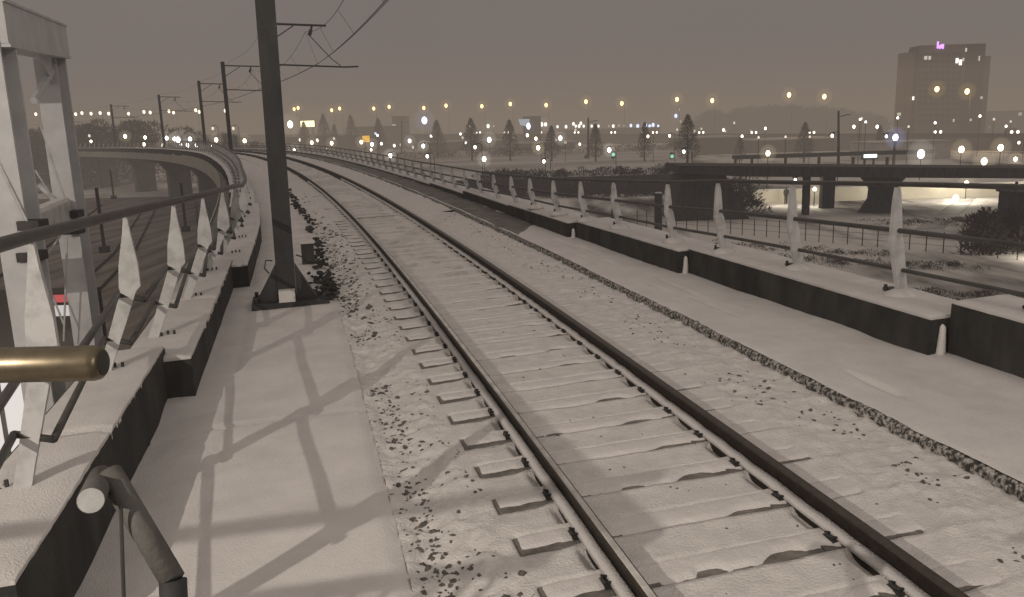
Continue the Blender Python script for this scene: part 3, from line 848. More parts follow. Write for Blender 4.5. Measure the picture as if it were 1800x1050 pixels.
protos = [tree_proto(k) for k in range(3)]
TR = [(537, 262, 1.0), (572, 262, 1.2), (590, 266, .9), (620, 268, 1.15), (668, 273, 1.1), (770, 276, 1.1), (830, 281, 1.25), (897, 281, 1.2), (970, 282, 1.05), (1047, 282, 1.1), (1133, 282, 1.15), (1208, 286, 1.45), (1300, 286, .8), (1413, 284, 1.2), (1545, 272, .9)]
tl = ['bare tree leftmost of the row, right of the thick mast', 'tall bare tree second from left in the row', 'small bare tree third from left in the row', 'bare tree left of the orange sign', 'bare tree just right of the orange sign',
      'bare tree right of the thin pole near the blue white light', 'narrow bare tree with a white lamp at its foot', 'narrow bare tree left of the glowing blue billboard', 'bare tree below the glowing blue billboard', 'bare tree just right of the tall thin pole in mid field',
      'broad bare tree left of the green signal light', 'tallest dark bare tree in mid field above the bridge end', 'small bushy tree behind the left end of the bridge', 'bare tree behind the road bridge left of its pole', 'small bare tree beside the pale flat roofed building']
used = set()
for (px, py, sc), l in zip(TR, tl):
    zb = PZ2 if px < 1230 else GZ
    d = min(250, (CAMH - zb) * F / (py - hor(px)))
    k = random.randrange(3)
    o = protos[k] if k not in used else copy_tree(protos[k]); used.add(k)
    o['label'] = l
    q = far(px, py, d); o.location = (q.x, d, zb); sc_ = sc * d / 205 * 1.02
    o.scale = (sc_ * random.uniform(.8, 1.1), sc_, sc_); o.rotation_euler = (0, 0, random.uniform(0, 6))
for k in range(3):
    if k not in used:
        for ch in list(protos[k].children): bpy.data.objects.remove(ch)
        bpy.data.objects.remove(protos[k])

# brush along the wall top, mound at the bridge end, thicket at right: masses nobody could count
mb = MB()
for i in range(44):
    px = random.uniform(850, 1190); q = far(px, 300, random.uniform(104.5, 109))
    twig_mass(mb, (q.x, q.y, PZ2), random.uniform(.8, 2.0), 1.0, random.uniform(.5, 1.3), 110, 'bush', .35)
for i in range(60):
    px = random.uniform(640, 1180); q = far(px, 300, random.uniform(98, 102.5))
    twig_mass(mb, (q.x, q.y, GZ), random.uniform(1.0, 2.2), 1.2, random.uniform(.6, 1.8), 110, 'bush', .38)
for i in range(36):
    px = random.uniform(700, 1200); q = far(px, 300, 196 + random.uniform(0, 4))
    twig_mass(mb, (q.x, q.y, PZ2), random.uniform(2, 4), 1.5, random.uniform(1.0, 1.7), 90, 'bush', .5)
tag(mb.build('roadside_brush', BRUSH), 'dark leafless brush along the retaining wall and the far hedge line', 'brush', kind='stuff')
mb = MB()
for i in range(60):
    q = far(random.uniform(1195, 1325), 300, random.uniform(74, 90))
    twig_mass(mb, (q.x, q.y, GZ - .2), random.uniform(1.0, 2.2), 1.4, random.uniform(1.0, 3.2), 170, 'bush', .42)
tag(mb.build('thicket', BRUSH), 'dark thicket of bare bushes under the left end of the road bridge', 'bushes', kind='stuff')
mb = MB()
for i in range(34):
    q = far(random.uniform(1722, 1860), 300, random.uniform(50, 60))
    twig_mass(mb, (q.x, q.y, GZ - .2), random.uniform(.8, 1.5), 1.0, random.uniform(1.2, 2.2), 190, 'bush', .40)
tag(mb.build('thicket', BRUSH), 'dark twiggy thicket at the right edge in front of the bridge', 'bushes', kind='stuff')
mb = MB()
for (xa, ya, xb, yb, wd, n_) in ((14.5, 41, 30, 33, 1.3, 130), (10, 60, 24, 50, .8, 60), (17, 50, 26, 45.5, .7, 50), (30, 66, 41, 66, 1.2, 60)):
    for i in range(n_):
        u = random.random(); 
        twig_mass(mb, (xa + (xb - xa) * u + random.gauss(0, wd * .4), ya + (yb - ya) * u + random.gauss(0, wd), GZ - .08), random.uniform(.4, 1.0), .5, random.uniform(.15, .4), 55, 'bush', .13)
tag(mb.build('rough_grass', BRUSH), 'patches of dark rough growth in the snow below the right railing', 'rough grass', kind='stuff')
# far left wood
mb = MB()
for i in range(46):
    px = random.uniform(-60, 440); d = random.uniform(158, 185); q = far(px, 300, d)
    yt = float(np.interp(px, [-60, 130, 180, 240, 330, 440], [236, 222, 213, 217, 229, 241]))
    hgt = (2.5 + (hor(px) - yt) * d / F - GZ) * random.uniform(.78, 1.05)
    twig_mass(mb, (q.x, d, GZ), random.uniform(4, 6.5), 3, hgt, 900, 'egg', .8)
tag(mb.build('far_wood', BRUSH), 'hazy dark belt of bare trees beyond the viaduct on the left', 'wood', kind='stuff')
mb = MB()
for i in range(60):
    px = random.uniform(1225, 1540); d = random.uniform(370, 420); q = far(px, 300, d)
    hgt = np.interp(px, [1225, 1260, 1400, 1480, 1540], [9, 13, 13, 11, 7]) * random.uniform(.75, 1.1)
    twig_mass(mb, (q.x, d, GZ), random.uniform(6, 9), 4, hgt, 420, 'egg', 1.7)
tag(mb.build('far_wood', BRUSH), 'hazy brown belt of trees beyond the highway left of the tower', 'wood', kind='stuff')

# ---- road bridge at right
bz = lambda x: -1.60 - .041 * (x - 17.6)
br = thing('road_bridge', (33.6, 75, GZ), 'low dark concrete road bridge on a flared pier crossing at the right', 'bridge')
mb = MB(); xs = [14.5, 20, 30, 40, 50, 60, 75]
for x0, x1 in zip(xs[:-1], xs[1:]):
    th0, th1 = (.30 if x0 < 18 else .52), .52
    yy = lambda x: 74.5 + .05 * (x - 33)
    mb.hexa([(x0, yy(x0) - 3, bz(x0) - th0), (x1, yy(x1) - 3, bz(x1) - th1), (x1, yy(x1) + 3, bz(x1) - th1), (x0, yy(x0) + 3, bz(x0) - th0),
             (x0, yy(x0) - 3, bz(x0) + .36), (x1, yy(x1) - 3, bz(x1) + .36), (x1, yy(x1) + 3, bz(x1) + .36), (x0, yy(x0) + 3, bz(x0) + .36)])
mb.build('deck', CONC, br)
mb = MB()
lv = [(GZ - .2, 2.3), (GZ + .3, 1.9), (GZ + 1.2, 1.35), (GZ + 2.1, 1.3), (GZ + 2.7, 1.7), (GZ + 3.24, 2.2)]
vs = []; fs = []
for z, w in lv:
    for a in range(12):
        vs.append((33.7 + cos(a * pi / 6) * w, 74.6 + sin(a * pi / 6) * w * .7, z))
for i in range(len(lv) - 1):
    for k in range(12): fs.append((i * 12 + k, i * 12 + (k + 1) % 12, (i + 1) * 12 + (k + 1) % 12, (i + 1) * 12 + k))
mb.add(vs, fs).build('flared_pier', CONC, br, True)
for x, y, w in ((30.4, 79, .6), (26.6, 74, .22), (54, 75.5, 1.2)):
    MB().box((x, y, (GZ + bz(x) - .53) / 2), (w * 2, .8, bz(x) - .53 - GZ)).build('column', CONC, br)
mb = MB(); mb.hexa([(14.2, 72, GZ), (21, 72, GZ), (21, 77, GZ), (14.2, 77, GZ), (15.2, 72.5, -2.1), (19.0, 72.5, -2.2), (19.0, 77, -2.2), (15.2, 77, -2.1)]); mb.build('abutment', CONC, br)
# small dark hut at right edge
hh = far(1788, 345, 60); hut = thing('dark_hut', (hh.x, 60, GZ), 'small dark hut with a chimney pipe above the thicket at the right edge', 'hut')
MB().box((hh.x + .8, 60.5, GZ + 1.35), (2.4, 2.2, 2.7)).build('wall', CONC, hut); MB().box((hh.x + .8, 60.5, GZ + 2.78), (2.7, 2.5, .14)).build('roof', CONC, hut)
MB().tube([(hh.x + .0, 60.2, GZ + 2.8), (hh.x + .0, 60.2, GZ + 3.5)], .1, 8).build('chimney', CONC, hut)

# footbridge behind the road bridge
fb = thing('footbridge', (45, 128, GZ), 'thin footbridge on slim legs behind the road bridge', 'bridge')
a, c = far(1290, 271, 128), far(1600, 273, 128)
MB().box(((a.x + c.x) / 2, 128, (a.z + c.z) / 2), (c.x - a.x, 2.0, .55)).build('deck', CONC, fb)
for px in (1293, 1322, 1381, 1440, 1500, 1560): q = far(px, 273, 128); MB().box((q.x, 128, (GZ + q.z) / 2 - .14), (.25, .6, q.z - GZ - .3)).build('leg', CONC, fb)
# pale flat building behind
a, c = far(1540, 252, 160), far(1670, 285, 160)
pb = thing('pale_warehouse', ((a.x + c.x) / 2, 165, GZ), 'pale flat roofed warehouse behind the road bridge, right of the blue lamp', 'building')
MB().box(((a.x + c.x) / 2, 166, (GZ + a.z) / 2), (c.x - a.x, 12, a.z - GZ)).build('wall', ROOFS, pb)
MB().box(((a.x + c.x) / 2, 159.93, a.z - 1.9), ((c.x - a.x) * .55, .1, .7)).build('window_strip', BUILDD, pb)
MB().box(((a.x + c.x) / 2, 166, a.z + .08), (c.x - a.x + .5, 12.5, .14)).build('roof', ROOFS, pb)

# low lit wall/glow under the bridge
lw = thing('low_wall', (44, 85, GZ), 'long low cream wall lit by the lamps beyond the bridge', 'wall')
MB().box((44, 85.3, GZ + .68), (50, .4, 1.36)).build('wall', mat('cream_wall', (.62, .58, .48), .8, var=.12, scale=.4), lw)
MB().box((44, 85.3, GZ + 1.40), (50.2, .6, .08)).build('snow_cover', SNOW, lw)

# wire fence in the snow at right
fa, fz = far(1120, 394, 70), far(1860, 458, 46)
fa.z = fz.z = GZ
wf = thing('wire_fence', fa, 'thin wire fence on slim posts across the snow beyond the right railing', 'fence')
NP = 30
for i in range(NP + 1):
    p = fa.lerp(fz, i / NP); MB().tube([p, p + Vector((0, 0, 1.3))], .035, 5).build('post', WOOD, wf)
mb = MB()
for z in (.45, .85, 1.22): mb.tube([fa + Vector((0, 0, z)), fz + Vector((0, 0, z))], .010, 4)
mb.build('wire', WOOD, wf)
for px, pt, pb2, w, lab in ((1078, 358, 398, .16, 'slim dark post standing in the snow left of the thicker one'), (1157, 340, 413, .30, 'thick dark post standing in the snow behind the right railing')):
    d = (CAMH - GZ) * F / (pb2 - hor(px)); q = far(px, pb2, d); tq = far(px, pt, d)
    o = thing('dark_post', (q.x, d, GZ), lab, 'post', 'dark posts beyond the right railing')
    MB().tube([(q.x, d, GZ - .1), (q.x, d, tq.z)], w, 8).build('shaft', CONC, o); MB().tube([(q.x, d, tq.z), (q.x, d, tq.z + .08)], w * .9, 8).build('snow_cap', SNOW, o)
# poles on the low ground at left
for px, pt, pb2, lab in ((184, 330, 442, 'dark pole on the low ground left of the railing, nearest of the low poles'), (200, 298, 348, 'dark pole under the far curve of the viaduct'), (327, 322, 405, 'dark pole seen between the white posts, right of the pier')):
    d = (CAMH - GZ) * F / (pb2 - hor(px)); q = far(px, pb2, d); tq = far(px, pt, d)
    o = thing('dark_pole', (q.x, d, GZ), lab, 'pole', 'dark poles on the low ground at left')
    MB().tube([(q.x, d, GZ - .1), (q.x, d, tq.z)], .13, 8).build('shaft', WOOD, o); MB().box((q.x, d, GZ + .25), (.6, .6, .5)).build('footing', CONC, o)
# tall thin poles in mid field
for px, pt, pb2, d, lab in ((706, 210, 278, 230, 'tall thin pole beside the white lamps right of the orange sign'), (1034, 207, 292, 165, 'tall thin pole in mid field above the snow'), (1474, 195, 300, 128, 'tall thin pole rising behind the road bridge')):
    q = far(px, pb2, d); tq = far(px, pt, d)
    zb = PZ2 if px < 1200 else GZ
    o = thing('tall_pole', (q.x, d, zb), lab, 'pole', 'tall thin poles in mid field')
    MB().tube([(q.x, d, zb), (tq.x, d, tq.z)], [.26, .16], 8).build('shaft', STEEL, o)
    MB().tube([(q.x - .5, d, zb), (q.x, d, zb + .9)], [.5, .2], 8).build('footing', CONC, o)
    MB().tube([(tq.x, d, tq.z - .9), (tq.x + 1.5, d, tq.z - .6), (tq.x + 1.9, d, tq.z - .7)], .07, 5).build('bracket', STEEL, o)

# ---- highway
hx = lambda px: float(np.interp(px, [-100, 500, 960, 1700, 2100], [335, 330, 302, 196, 150]))
cary = lambda px: float(np.interp(px, [-100, 500, 840, 1900], [236, 234, 233, 233]))
hw = MB(); pts = []
for px in range(-140, 2161, 100):
    d = hx(px); q = far(px, cary(px) + 4, d); pts.append(q)
HWB = thing('highway_embankment', (0, 300, GZ), 'long highway embankment crossing behind the field, lined with yellow lamps', 'embankment')
vs = []; fs = []
for q in pts: vs += [(q.x, q.y - 9, GZ), (q.x, q.y - 5, q.z - .3), (q.x, q.y - 5, q.z + .35), (q.x, q.y - 4.6, q.z + .35), (q.x, q.y - 4.6, q.z), (q.x, q.y + 16, q.z), (q.x, q.y + 20, GZ)]
for i in range(len(pts) - 1):
    for k in range(6): fs.append((i * 7 + k, (i + 1) * 7 + k, (i + 1) * 7 + k + 1, i * 7 + k + 1))
hw.add(vs, fs).build('bank', BUILDD, HWB)
vs = []; fs = []
for q in pts: vs += [(q.x, q.y - 4.5, q.z + .05), (q.x, q.y + 15.8, q.z + .05)]
for i in range(len(pts) - 1): fs.append((i * 2, i * 2 + 2, i * 2 + 3, i * 2 + 1))
tag(MB().add(vs, fs).build('highway', ASPH), kind='structure')

# lit things
G_YEL = glow('sodium_light', (1.0, .72, .30), 8.0)
G_WRM = glow('warm_white_light', (1.0, .86, .62), 8.0)
G_WHT = glow('white_light', (1.0, .96, .88), 8.0)
G_BLU = glow('blue_white_light', (.62, .72, 1.0), 8.0)
G_GRN = glow('green_signal_light', (.22, .60, .42), 1.7)
G_FNT = glow('faint_light', (.8, .7, .55), 1.6)
G_HED = glow('headlight', (1.0, .92, .75), 7.0)
LG = {'y': G_YEL, 'w': G_WHT, 'm': G_WRM, 'b': G_BLU, 'g': G_GRN, 'f': G_FNT}
LN = {'y': 'yellow', 'w': 'white', 'm': 'warm white', 'b': 'blue white', 'g': 'green', 'f': 'faint'}


def lampball(c, rx, rz):
    mb = MB(); vs = []; fs = []
    for i in range(7):
        th = pi * i / 6
        for k in range(10):
            a = 2 * pi * k / 10
            vs.append((c[0] + rx * sin(th) * cos(a), c[1] + rx * sin(th) * sin(a), c[2] + rz * cos(th)))
    for i in range(6):
        for k in range(10): fs.append((i * 10 + k, (i + 1) * 10 + k, (i + 1) * 10 + (k + 1) % 10, i * 10 + (k + 1) % 10))
    return mb.add(vs, fs)


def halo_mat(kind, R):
    k = f'glow_halo_{LN[kind]}_{round(R, 1)}'
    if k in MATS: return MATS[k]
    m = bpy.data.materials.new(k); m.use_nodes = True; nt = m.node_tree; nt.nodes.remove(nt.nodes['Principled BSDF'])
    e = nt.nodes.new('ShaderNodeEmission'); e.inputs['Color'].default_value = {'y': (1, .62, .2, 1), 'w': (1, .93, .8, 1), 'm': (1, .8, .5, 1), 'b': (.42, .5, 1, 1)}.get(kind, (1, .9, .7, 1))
    e.inputs['Strength'].default_value = .075 / R  # bloom around the lamp imitated by a self-emitting volume
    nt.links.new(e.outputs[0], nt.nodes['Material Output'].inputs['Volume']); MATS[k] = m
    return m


def lamp(px, py, d, size, kind, label, group, zb=None, arm=True, name='street_lamp', cat='street lamp', halo=False):
    q = far(px, py, d)
    if zb is None: zb = GZ
    zb = min(zb, q.z - .6)
    o = thing(name, (q.x, d, zb), label, cat, group)
    size = 3.2 + (size - 3.0) * .7
    r = size * d / F / 2
    pr = min(.09, max(.05, d * .00022))
    if arm:
        MB().tube([(q.x + .9, d + .1, zb), (q.x + .9, d + .1, q.z + .15), (q.x + .6, d + .1, q.z + r + .3), (q.x, d + .05, q.z + r + .25)], pr, 6).build('pole', STEEL, o)
        MB().box((q.x, d + .05, q.z + r + .16), (max(.5, r * 1.4), .4, .12)).build('lamp_hood', STEEL, o)
    else:
        MB().tube([(q.x, d, zb), (q.x, d, q.z - r * 1.1)], pr, 6).build('pole', STEEL, o)
        MB().tube([(q.x, d, q.z - r * 1.25), (q.x, d, q.z - r * .8)], max(.12, r * .4), 8).build('lamp_holder', STEEL, o)
    lampball((q.x, d, q.z), r, r * 1.35).build('lamp_glass', LG[kind], o, True)
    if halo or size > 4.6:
        lampball((q.x, d, q.z), r * 4.2, r * 4.4).build('glow_halo', halo_mat(kind, r * 4.2), o, True)  # added glow ball, emits by itself as the lamp's bloom
    return o


YL = [(63, 201), (87, 200), (133, 201), (144, 199), (160, 200), (176, 199), (191, 200), (226, 200), (253, 197), (264, 198), (297, 196), (305, 198), (344, 194), (350, 197), (396, 195), (517, 192), (524, 190), (583, 194), (597, 191), (657, 191), (684, 188), (745, 190), (784, 186), (847, 187), (897, 183), (960, 185), (1030, 179), (1093, 182), (1190, 175), (1252, 177), (1387, 167), (1449, 170), (1647, 157), (1700, 161)]
for i, (px, py) in enumerate(YL):
    d = hx(px) + (2 if i % 2 else -3.5)
    zb = far(px, cary(px) + 4, d).z
    size = float(np.interp(px, [0, 600, 1000, 1700], [4.6, 5.2, 6.4, 9]))
    if px < 470: lab = 'pale highway lamp above the dark trees at left'
    elif px < 960: lab = 'yellow highway lamp in the row right of the thick mast'
    elif px < 1500: lab = 'yellow highway lamp in the row left of the tower'
    elif px < 1680: lab = 'yellow highway lamp in front of the tower, left of two'
    else: lab = 'yellow highway lamp in front of the tower, right of two'
    lamp(px, py, d, size, 'm' if px < 470 else 'y', lab, 'highway lamps', zb, name='highway_lamp', cat='highway lamp', halo=px > 470)

# lower lamps: (x, y, size, colour, description)
WL = [(548, 251, 6, 'm'), (558, 247, 5, 'm'), (583, 252, 6, 'm'), (518, 266, 8, 'w'), (635, 250, 6, 'm'), (654, 254, 6, 'w'), (660, 235, 4, 'b'), (686, 274, 7, 'w'), (720, 248, 6, 'w'), (744, 257, 6, 'w'), (751, 275, 5, 'w'), (758, 240, 5, 'w'),
      (835, 259, 5, 'w'), (860, 246, 8, 'w'), (851, 280, 8, 'w'), (927, 238, 5, 'm'), (942, 244, 5, 'm'), (946, 260, 7, 'm'), (956, 284, 5, 'w'), (985, 243, 7, 'w'), (1071, 264, 7, 'w'), (1139, 240, 4, 'm'), (1202, 267, 5, 'w'), (1177, 239, 4, 'm'),
      (1350, 270, 9, 'm'), (1463, 239, 5, 'm'), (1398, 317, 5, 'w'), (1501, 223, 5, 'm'), (1542, 223, 5, 'm'), (1558, 240, 4, 'w'), (1690, 263, 11, 'm'), (1759, 260, 11, 'm'), (1730, 284, 12, 'm'), (1785, 280, 7, 'm'), (1619, 271, 15, 'w'), (1574, 242, 11, 'b'), (1791, 251, 4, 'm'),
      (160, 249, 4, 'm'), (157, 239, 4, 'f'), (220, 240, 6, 'm'), (255, 242, 5, 'm'), (253, 254, 5, 'm'), (286, 256, 6, 'f'), (293, 243, 6, 'w'), (307, 245, 7, 'w'), (313, 246, 9, 'w'), (334, 245, 7, 'w'), (330, 256, 7, 'w'), (345, 256, 5, 'w'), (372, 259, 5, 'w'), (380, 246, 7, 'm'), (430, 248, 7, 'm'), (374, 226, 5, 'f'), (410, 226, 5, 'f'), (318, 255, 4, 'w')]


def wl_label(px, py, k, size):
    c = LN[k]
    if px < 240: return f'{c} street lamp before the dark wood at far left'
    if px < 360: return f'{c} street lamp in the bright cluster between the far masts'
    if px < 470: return f'{c} street lamp just left of the thick near mast'
    if px < 600: return f'{c} street lamp low beyond the track beside the mast'
    if px < 700: return f'{c} street lamp near the orange sign'
    if px < 800: return f'{c} street lamp below the large blue white light'
    if px < 900: return f'{c} street lamp at the left end of the snow field'
    if px < 1000: return f'{c} street lamp near the glowing blue billboard'
    if px < 1250: return f'{c} street lamp between the bare trees of mid field'
    if px < 1480: return f'{c} street lamp behind the left part of the road bridge'
    if px < 1600: return f'{c} street lamp below the left side of the tower'
    return f'{c} globe lamp close above the road bridge deck at right'


for px, py, size, k in WL:
    dy = py - hor(px)
    d = 2.3 * F / max(dy, 12)
    zb = GZ
    if 560 < px < 1210: zb = PZ2
    if 1600 < px: d = 110 if size > 8 else 140
    d = max(88 if px > 1200 else 112, min(255, d))
    if px < 470: d = 150
    lab = wl_label(px, py, k, size)
    if (px, py) == (1619, 271): lab = 'brightest white globe lamp above the bridge, right of its pier'
    if (px, py) == (1574, 242): lab = 'blue white lamp below the left edge of the tower'
    if (px, py) == (1350, 270): lab = 'warm white lamp just above the bridge deck at its left part'
    if (px, py) == (851, 280): lab = 'bright white street lamp low at the left end of the snow field'
    lamp(px, py, d, size, k, lab, 'street lamps of the low ground', zb, arm=size < 8)
random.seed(21)
for k in range(40):
    px = random.uniform(490, 1790); py = random.uniform(hor(px) + 4, hor(px) + 34); d = random.uniform(205, 260) if px < 1300 else random.uniform(130, 185)
    lamp(px, py, d, random.uniform(3.0, 4.4), random.choice('ffmw'), 'small faint lamp in the hazy scatter of lights below the highway', 'faint lamps below the highway', PZ2 if px < 1200 else GZ, arm=False)
# distant car park row
for px, py, size, k in [(827, 222, 4, 'w'), (858, 222, 6, 'w'), (868, 222, 3, 'f'), (952, 219, 7, 'w'), (959, 219, 6, 'w'), (980, 223, 4, 'w'), (995, 223, 5, 'w'), (1008, 218, 5, 'w'), (1012, 222, 4, 'w'), (1018, 222, 5, 'w'), (1021, 217, 5, 'w'), (1026, 222, 4, 'w'), (1040, 222, 4, 'w'), (1052, 222, 4, 'w'), (1070, 222, 3, 'f'), (1078, 222, 5, 'w'), (1088, 221, 4, 'f'), (1097, 221, 3, 'f'), (1109, 221, 5, 'b'), (1121, 222, 6, 'b'), (1134, 221, 8, 'b'), (1142, 222, 5, 'b'), (1148, 220, 6, 'b'), (1157, 222, 4, 'b'), (1188, 204, 6, 'b'), (1196, 214, 4, 'f'), (1378, 214, 4, 'm'), (1427, 211, 4, 'w'), (1790, 217, 4, 'm')]:
    lab = f'{LN[k]} floodlight in the far glittering row of lights' if px < 1170 else f'{LN[k]} floodlight far beyond the highway, right of the row'
    lamp(px, py, 420, size, k, lab, 'far floodlights', GZ, arm=False, name='floodlight', cat='floodlight')
# green signals
for px, py, lab in ((1078, 272, 'green railway signal right of a white lamp in mid field'), (1181, 275, 'green railway signal at the foot of the tallest bare tree')):
    d = 150 if px < 1400 else 130
    q = far(px, py, d); zb = PZ2 if px < 1200 else GZ
    o = thing('railway_signal', (q.x, d, zb), lab, 'signal', 'green railway signals')
    MB().tube([(q.x, d + .2, zb), (q.x, d + .2, q.z + .8)], .09, 6).build('post', STEEL, o)
    MB().box((q.x, d + .1, q.z), (.7, .25, 1.3)).build('head', STEEL, o); lampball((q.x, d - .2, q.z), .32, .32).build('lens', G_GRN, o, True)

# signs
def sign(px0, py0, px1, py1, d, m, label, name='lit_sign', cat='sign', zb=GZ):
    a, c = far(px0, py0, d), far(px1, py1, d)
    o = thing(name, ((a.x + c.x) / 2, d, zb), label, cat)
    w, h = c.x - a.x, abs(a.z - c.z); cx_, cz_ = (a.x + c.x) / 2, (a.z + c.z) / 2
    MB().box((cx_, d, cz_), (w, .2, h)).build('lit_panel', m, o)
    MB().box((cx_, d + .3, cz_), (w + .5, .3, h + .5)).build('casing', STEEL, o)
    for sg in (-.35, .35): MB().tube([(cx_ + sg * w, d + .35, zb), (cx_ + sg * w, d + .35, cz_)], .15, 6).build('post', STEEL, o)
    return o


sign(528, 213, 553, 223, 262, glow('yellow_sign_light', (1.0, .82, .45), 5.0), 'wide bright yellow white lit sign just right of the thick mast')
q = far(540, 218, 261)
m_ = bpy.data.materials.new('sign_glow_halo'); m_.use_nodes = True; nt = m_.node_tree; nt.nodes.remove(nt.nodes['Principled BSDF'])
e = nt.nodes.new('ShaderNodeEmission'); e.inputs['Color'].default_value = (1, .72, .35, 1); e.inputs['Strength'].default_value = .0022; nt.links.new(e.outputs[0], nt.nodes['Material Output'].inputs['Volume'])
lampball((q.x, 261, q.z), 9, 6).build('glow_halo', m_, bpy.data.objects['lit_sign'], True)  # emitting volume added around the sign as its bloom
lamp(510, 219, 262, 12, 'w', 'large cold white lamp between the thick mast and the yellow sign', 'large lamps', GZ, arm=False)
sign(637, 239, 650, 250, 235, glow('orange_sign_light', (1.0, .55, .05), 1.6), 'small orange lit sign left of the thin pole')
lamp(746, 212, 262, 12, 'b', 'large blue white lamp above the field, right of the orange sign', 'large lamps', GZ, arm=False)
sign(1519, 272, 1541, 277, 120, glow('cold_sign_light', (.85, .95, .9), 2.5), 'narrow cold white lit sign behind the road bridge')
# billboard on dark block
bb = thing('billboard_block', (far(928, 215, 262).x, 262, GZ), 'dark block with a glowing pale blue billboard in the middle distance', 'building')
a, c = far(914, 205, 262), far(946, 240, 262)
MB().box(((a.x + c.x) / 2 + 1.0, 266, (GZ + a.z) / 2), (c.x - a.x, 7, a.z - GZ)).build('wall', BUILDD, bb)
a, c = far(911, 210, 262), far(931, 222, 262)
MB().add([(a.x, 261.8, a.z), (c.x, 261.8, a.z), (c.x, 261.8, c.z - .9), (c.x - 1.2, 261.8, c.z), (a.x + .6, 261.8, c.z + .4)], [(4, 3, 2, 1, 0)]).build('billboard', glow('billboard_light', (.42, .47, .55), 1.5), bb)
a = far(929, 222, 261); lampball((a.x, 261, a.z), .6, 1.0).build('spot_lamp', G_BLU, bb, True)

# cars on the highway, headlights on
car0 = localthing('car', '', 'car', 'cars on the highway')
mb = MB()
sec = [(-2.1, .35), (-2.1, .75), (-1.3, .88), (-.7, 1.42), (.9, 1.45), (1.7, .95), (2.1, .85), (2.1, .35)]
n = len(sec); mb.add([(-.85, y, z) for y, z in sec] + [(.85, y, z) for y, z in sec], [tuple(range(n)), tuple(range(2 * n - 1, n - 1, -1))] + [(i, i + n, (i + 1) % n + n, (i + 1) % n) for i in range(n)])
mb.build('body', CARP, car0)
MB().add([(-.7, -1.27, .95), (.7, -1.27, .95), (.62, -.80, 1.36), (-.62, -.80, 1.36)], [(0, 1, 2, 3)]).build('windscreen', GLASS, car0)
for x in (-.8, .8):
    for y in (-1.3, 1.3): MB().tube([(x - .1, y, .32), (x + .1, y, .32)], .32, 12).build('wheel', TYRE, car0)
for x in (-.62, .62): lampball((x, -2.13, .66), .30, .36).build('headlight', G_HED, car0, True)
CA = [(841, 233), (890, 233), (948, 233), (1013, 233), (1077, 233), (1150, 233), (1231, 233), (1323, 233), (1424, 233), (1644, 232), (1778, 232)]
cl_ = ['car with lit headlights on the highway, leftmost of the far row', 'car with lit headlights left of the glowing billboard', 'car with lit headlights just right of the glowing billboard', 'faint car with headlights left of the mid field pole', 'car with headlights right of the mid field pole', 'car with headlights under the blue white end of the light row', 'car with headlights right of the tallest bare tree', 'car with headlights above the left part of the bridge', 'car with headlights above the bridge, left of its tall pole', 'car with twin headlights in front of the tower foot', 'car with twin headlights at the right edge below the hazy hill']
for i, ((px, py), l) in enumerate(zip(CA, cl_)):
    o = car0 if i == 0 else copy_tree(car0)
    o['label'] = l
    d = hx(px); q = far(px, py, d); o.location = (q.x, d, q.z - .66); o.rotation_euler = (0, 0, -.25 * (px - 900) / 900)

# ---- tower
D = 235
tw = thing('tower_block', (far(1660, 150, D).x, D, GZ), 'tall hazy tower block with a small purple sign and a few lit windows', 'building')


def tbox(px0, px1, pyt, dd, m, depth, nm):
    a, c = far(px0, 150, D), far(px1, 150, D); zt = far((px0 + px1) / 2, pyt, D).z
    MB().box(((a.x + c.x) / 2, D + dd + depth / 2, (GZ + zt) / 2), (c.x - a.x, depth, zt - GZ)).build(nm, m, tw)


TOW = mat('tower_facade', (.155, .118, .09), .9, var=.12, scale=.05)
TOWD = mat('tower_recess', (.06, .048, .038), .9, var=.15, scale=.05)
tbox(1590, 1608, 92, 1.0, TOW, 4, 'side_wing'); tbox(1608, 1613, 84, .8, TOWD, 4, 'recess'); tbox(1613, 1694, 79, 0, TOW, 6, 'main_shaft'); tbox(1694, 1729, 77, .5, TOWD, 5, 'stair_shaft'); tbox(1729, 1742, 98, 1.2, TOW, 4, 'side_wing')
for px in range(1617, 1692, 10):
    for k in range(12):
        q = far(px, 97 + k * 10.6, D); MB().box((q.x, D - .02, q.z), (1.2, .06, 1.1)).build('window', TOWD, tw)
def tl_(px, py, w, h, m, nm='lit_window'):
    q = far(px, py, D); MB().box((q.x, D - .1, q.z), (w * D / F, .14, h * D / F)).build(nm, m, tw)
LW = glow('lit_window_light', (.95, .85, .72), 1.1); LWB = glow('bright_window_light', (1, .93, .82), 3.5)
tl_(1627, 102, 5, 6, LW); tl_(1634, 102, 4, 6, LW); tl_(1682, 107, 4.5, 8, LWB); tl_(1688, 110, 4.5, 9, LWB); tl_(1693, 105, 3, 5, LW); tl_(1605, 173, 3, 6, LWB); tl_(1580, 201, 6, 5, LW); tl_(1698, 88, 2.5, 6, LW); tl_(1721, 103, 2, 8, LW); tl_(1725, 172, 3.5, 4, LW); tl_(1676, 212, 2.5, 5, LW); tl_(1706, 211, 3, 4, LW)
# purple sign letters, read as "hu"
PUR = glow('purple_sign_light', (.62, .28, 1.0), 3.2)
mb = MB(); q = far(1651, 80, D); u = D / F
for x, z, w, h in ((-4, .5, 1.8, 11), (-2, -1.2, 2.4, 1.8), (-.4, -3, 1.6, 5.6), (2.0, -1.6, 1.6, 6.2), (3.4, -4, 2.2, 1.8), (5.0, -2.2, 1.8, 7.6)): mb.box((q.x + x * u, D - .5, q.z + z * u), (w * u, .5, h * u))
mb.build('sign_letters', PUR, tw)

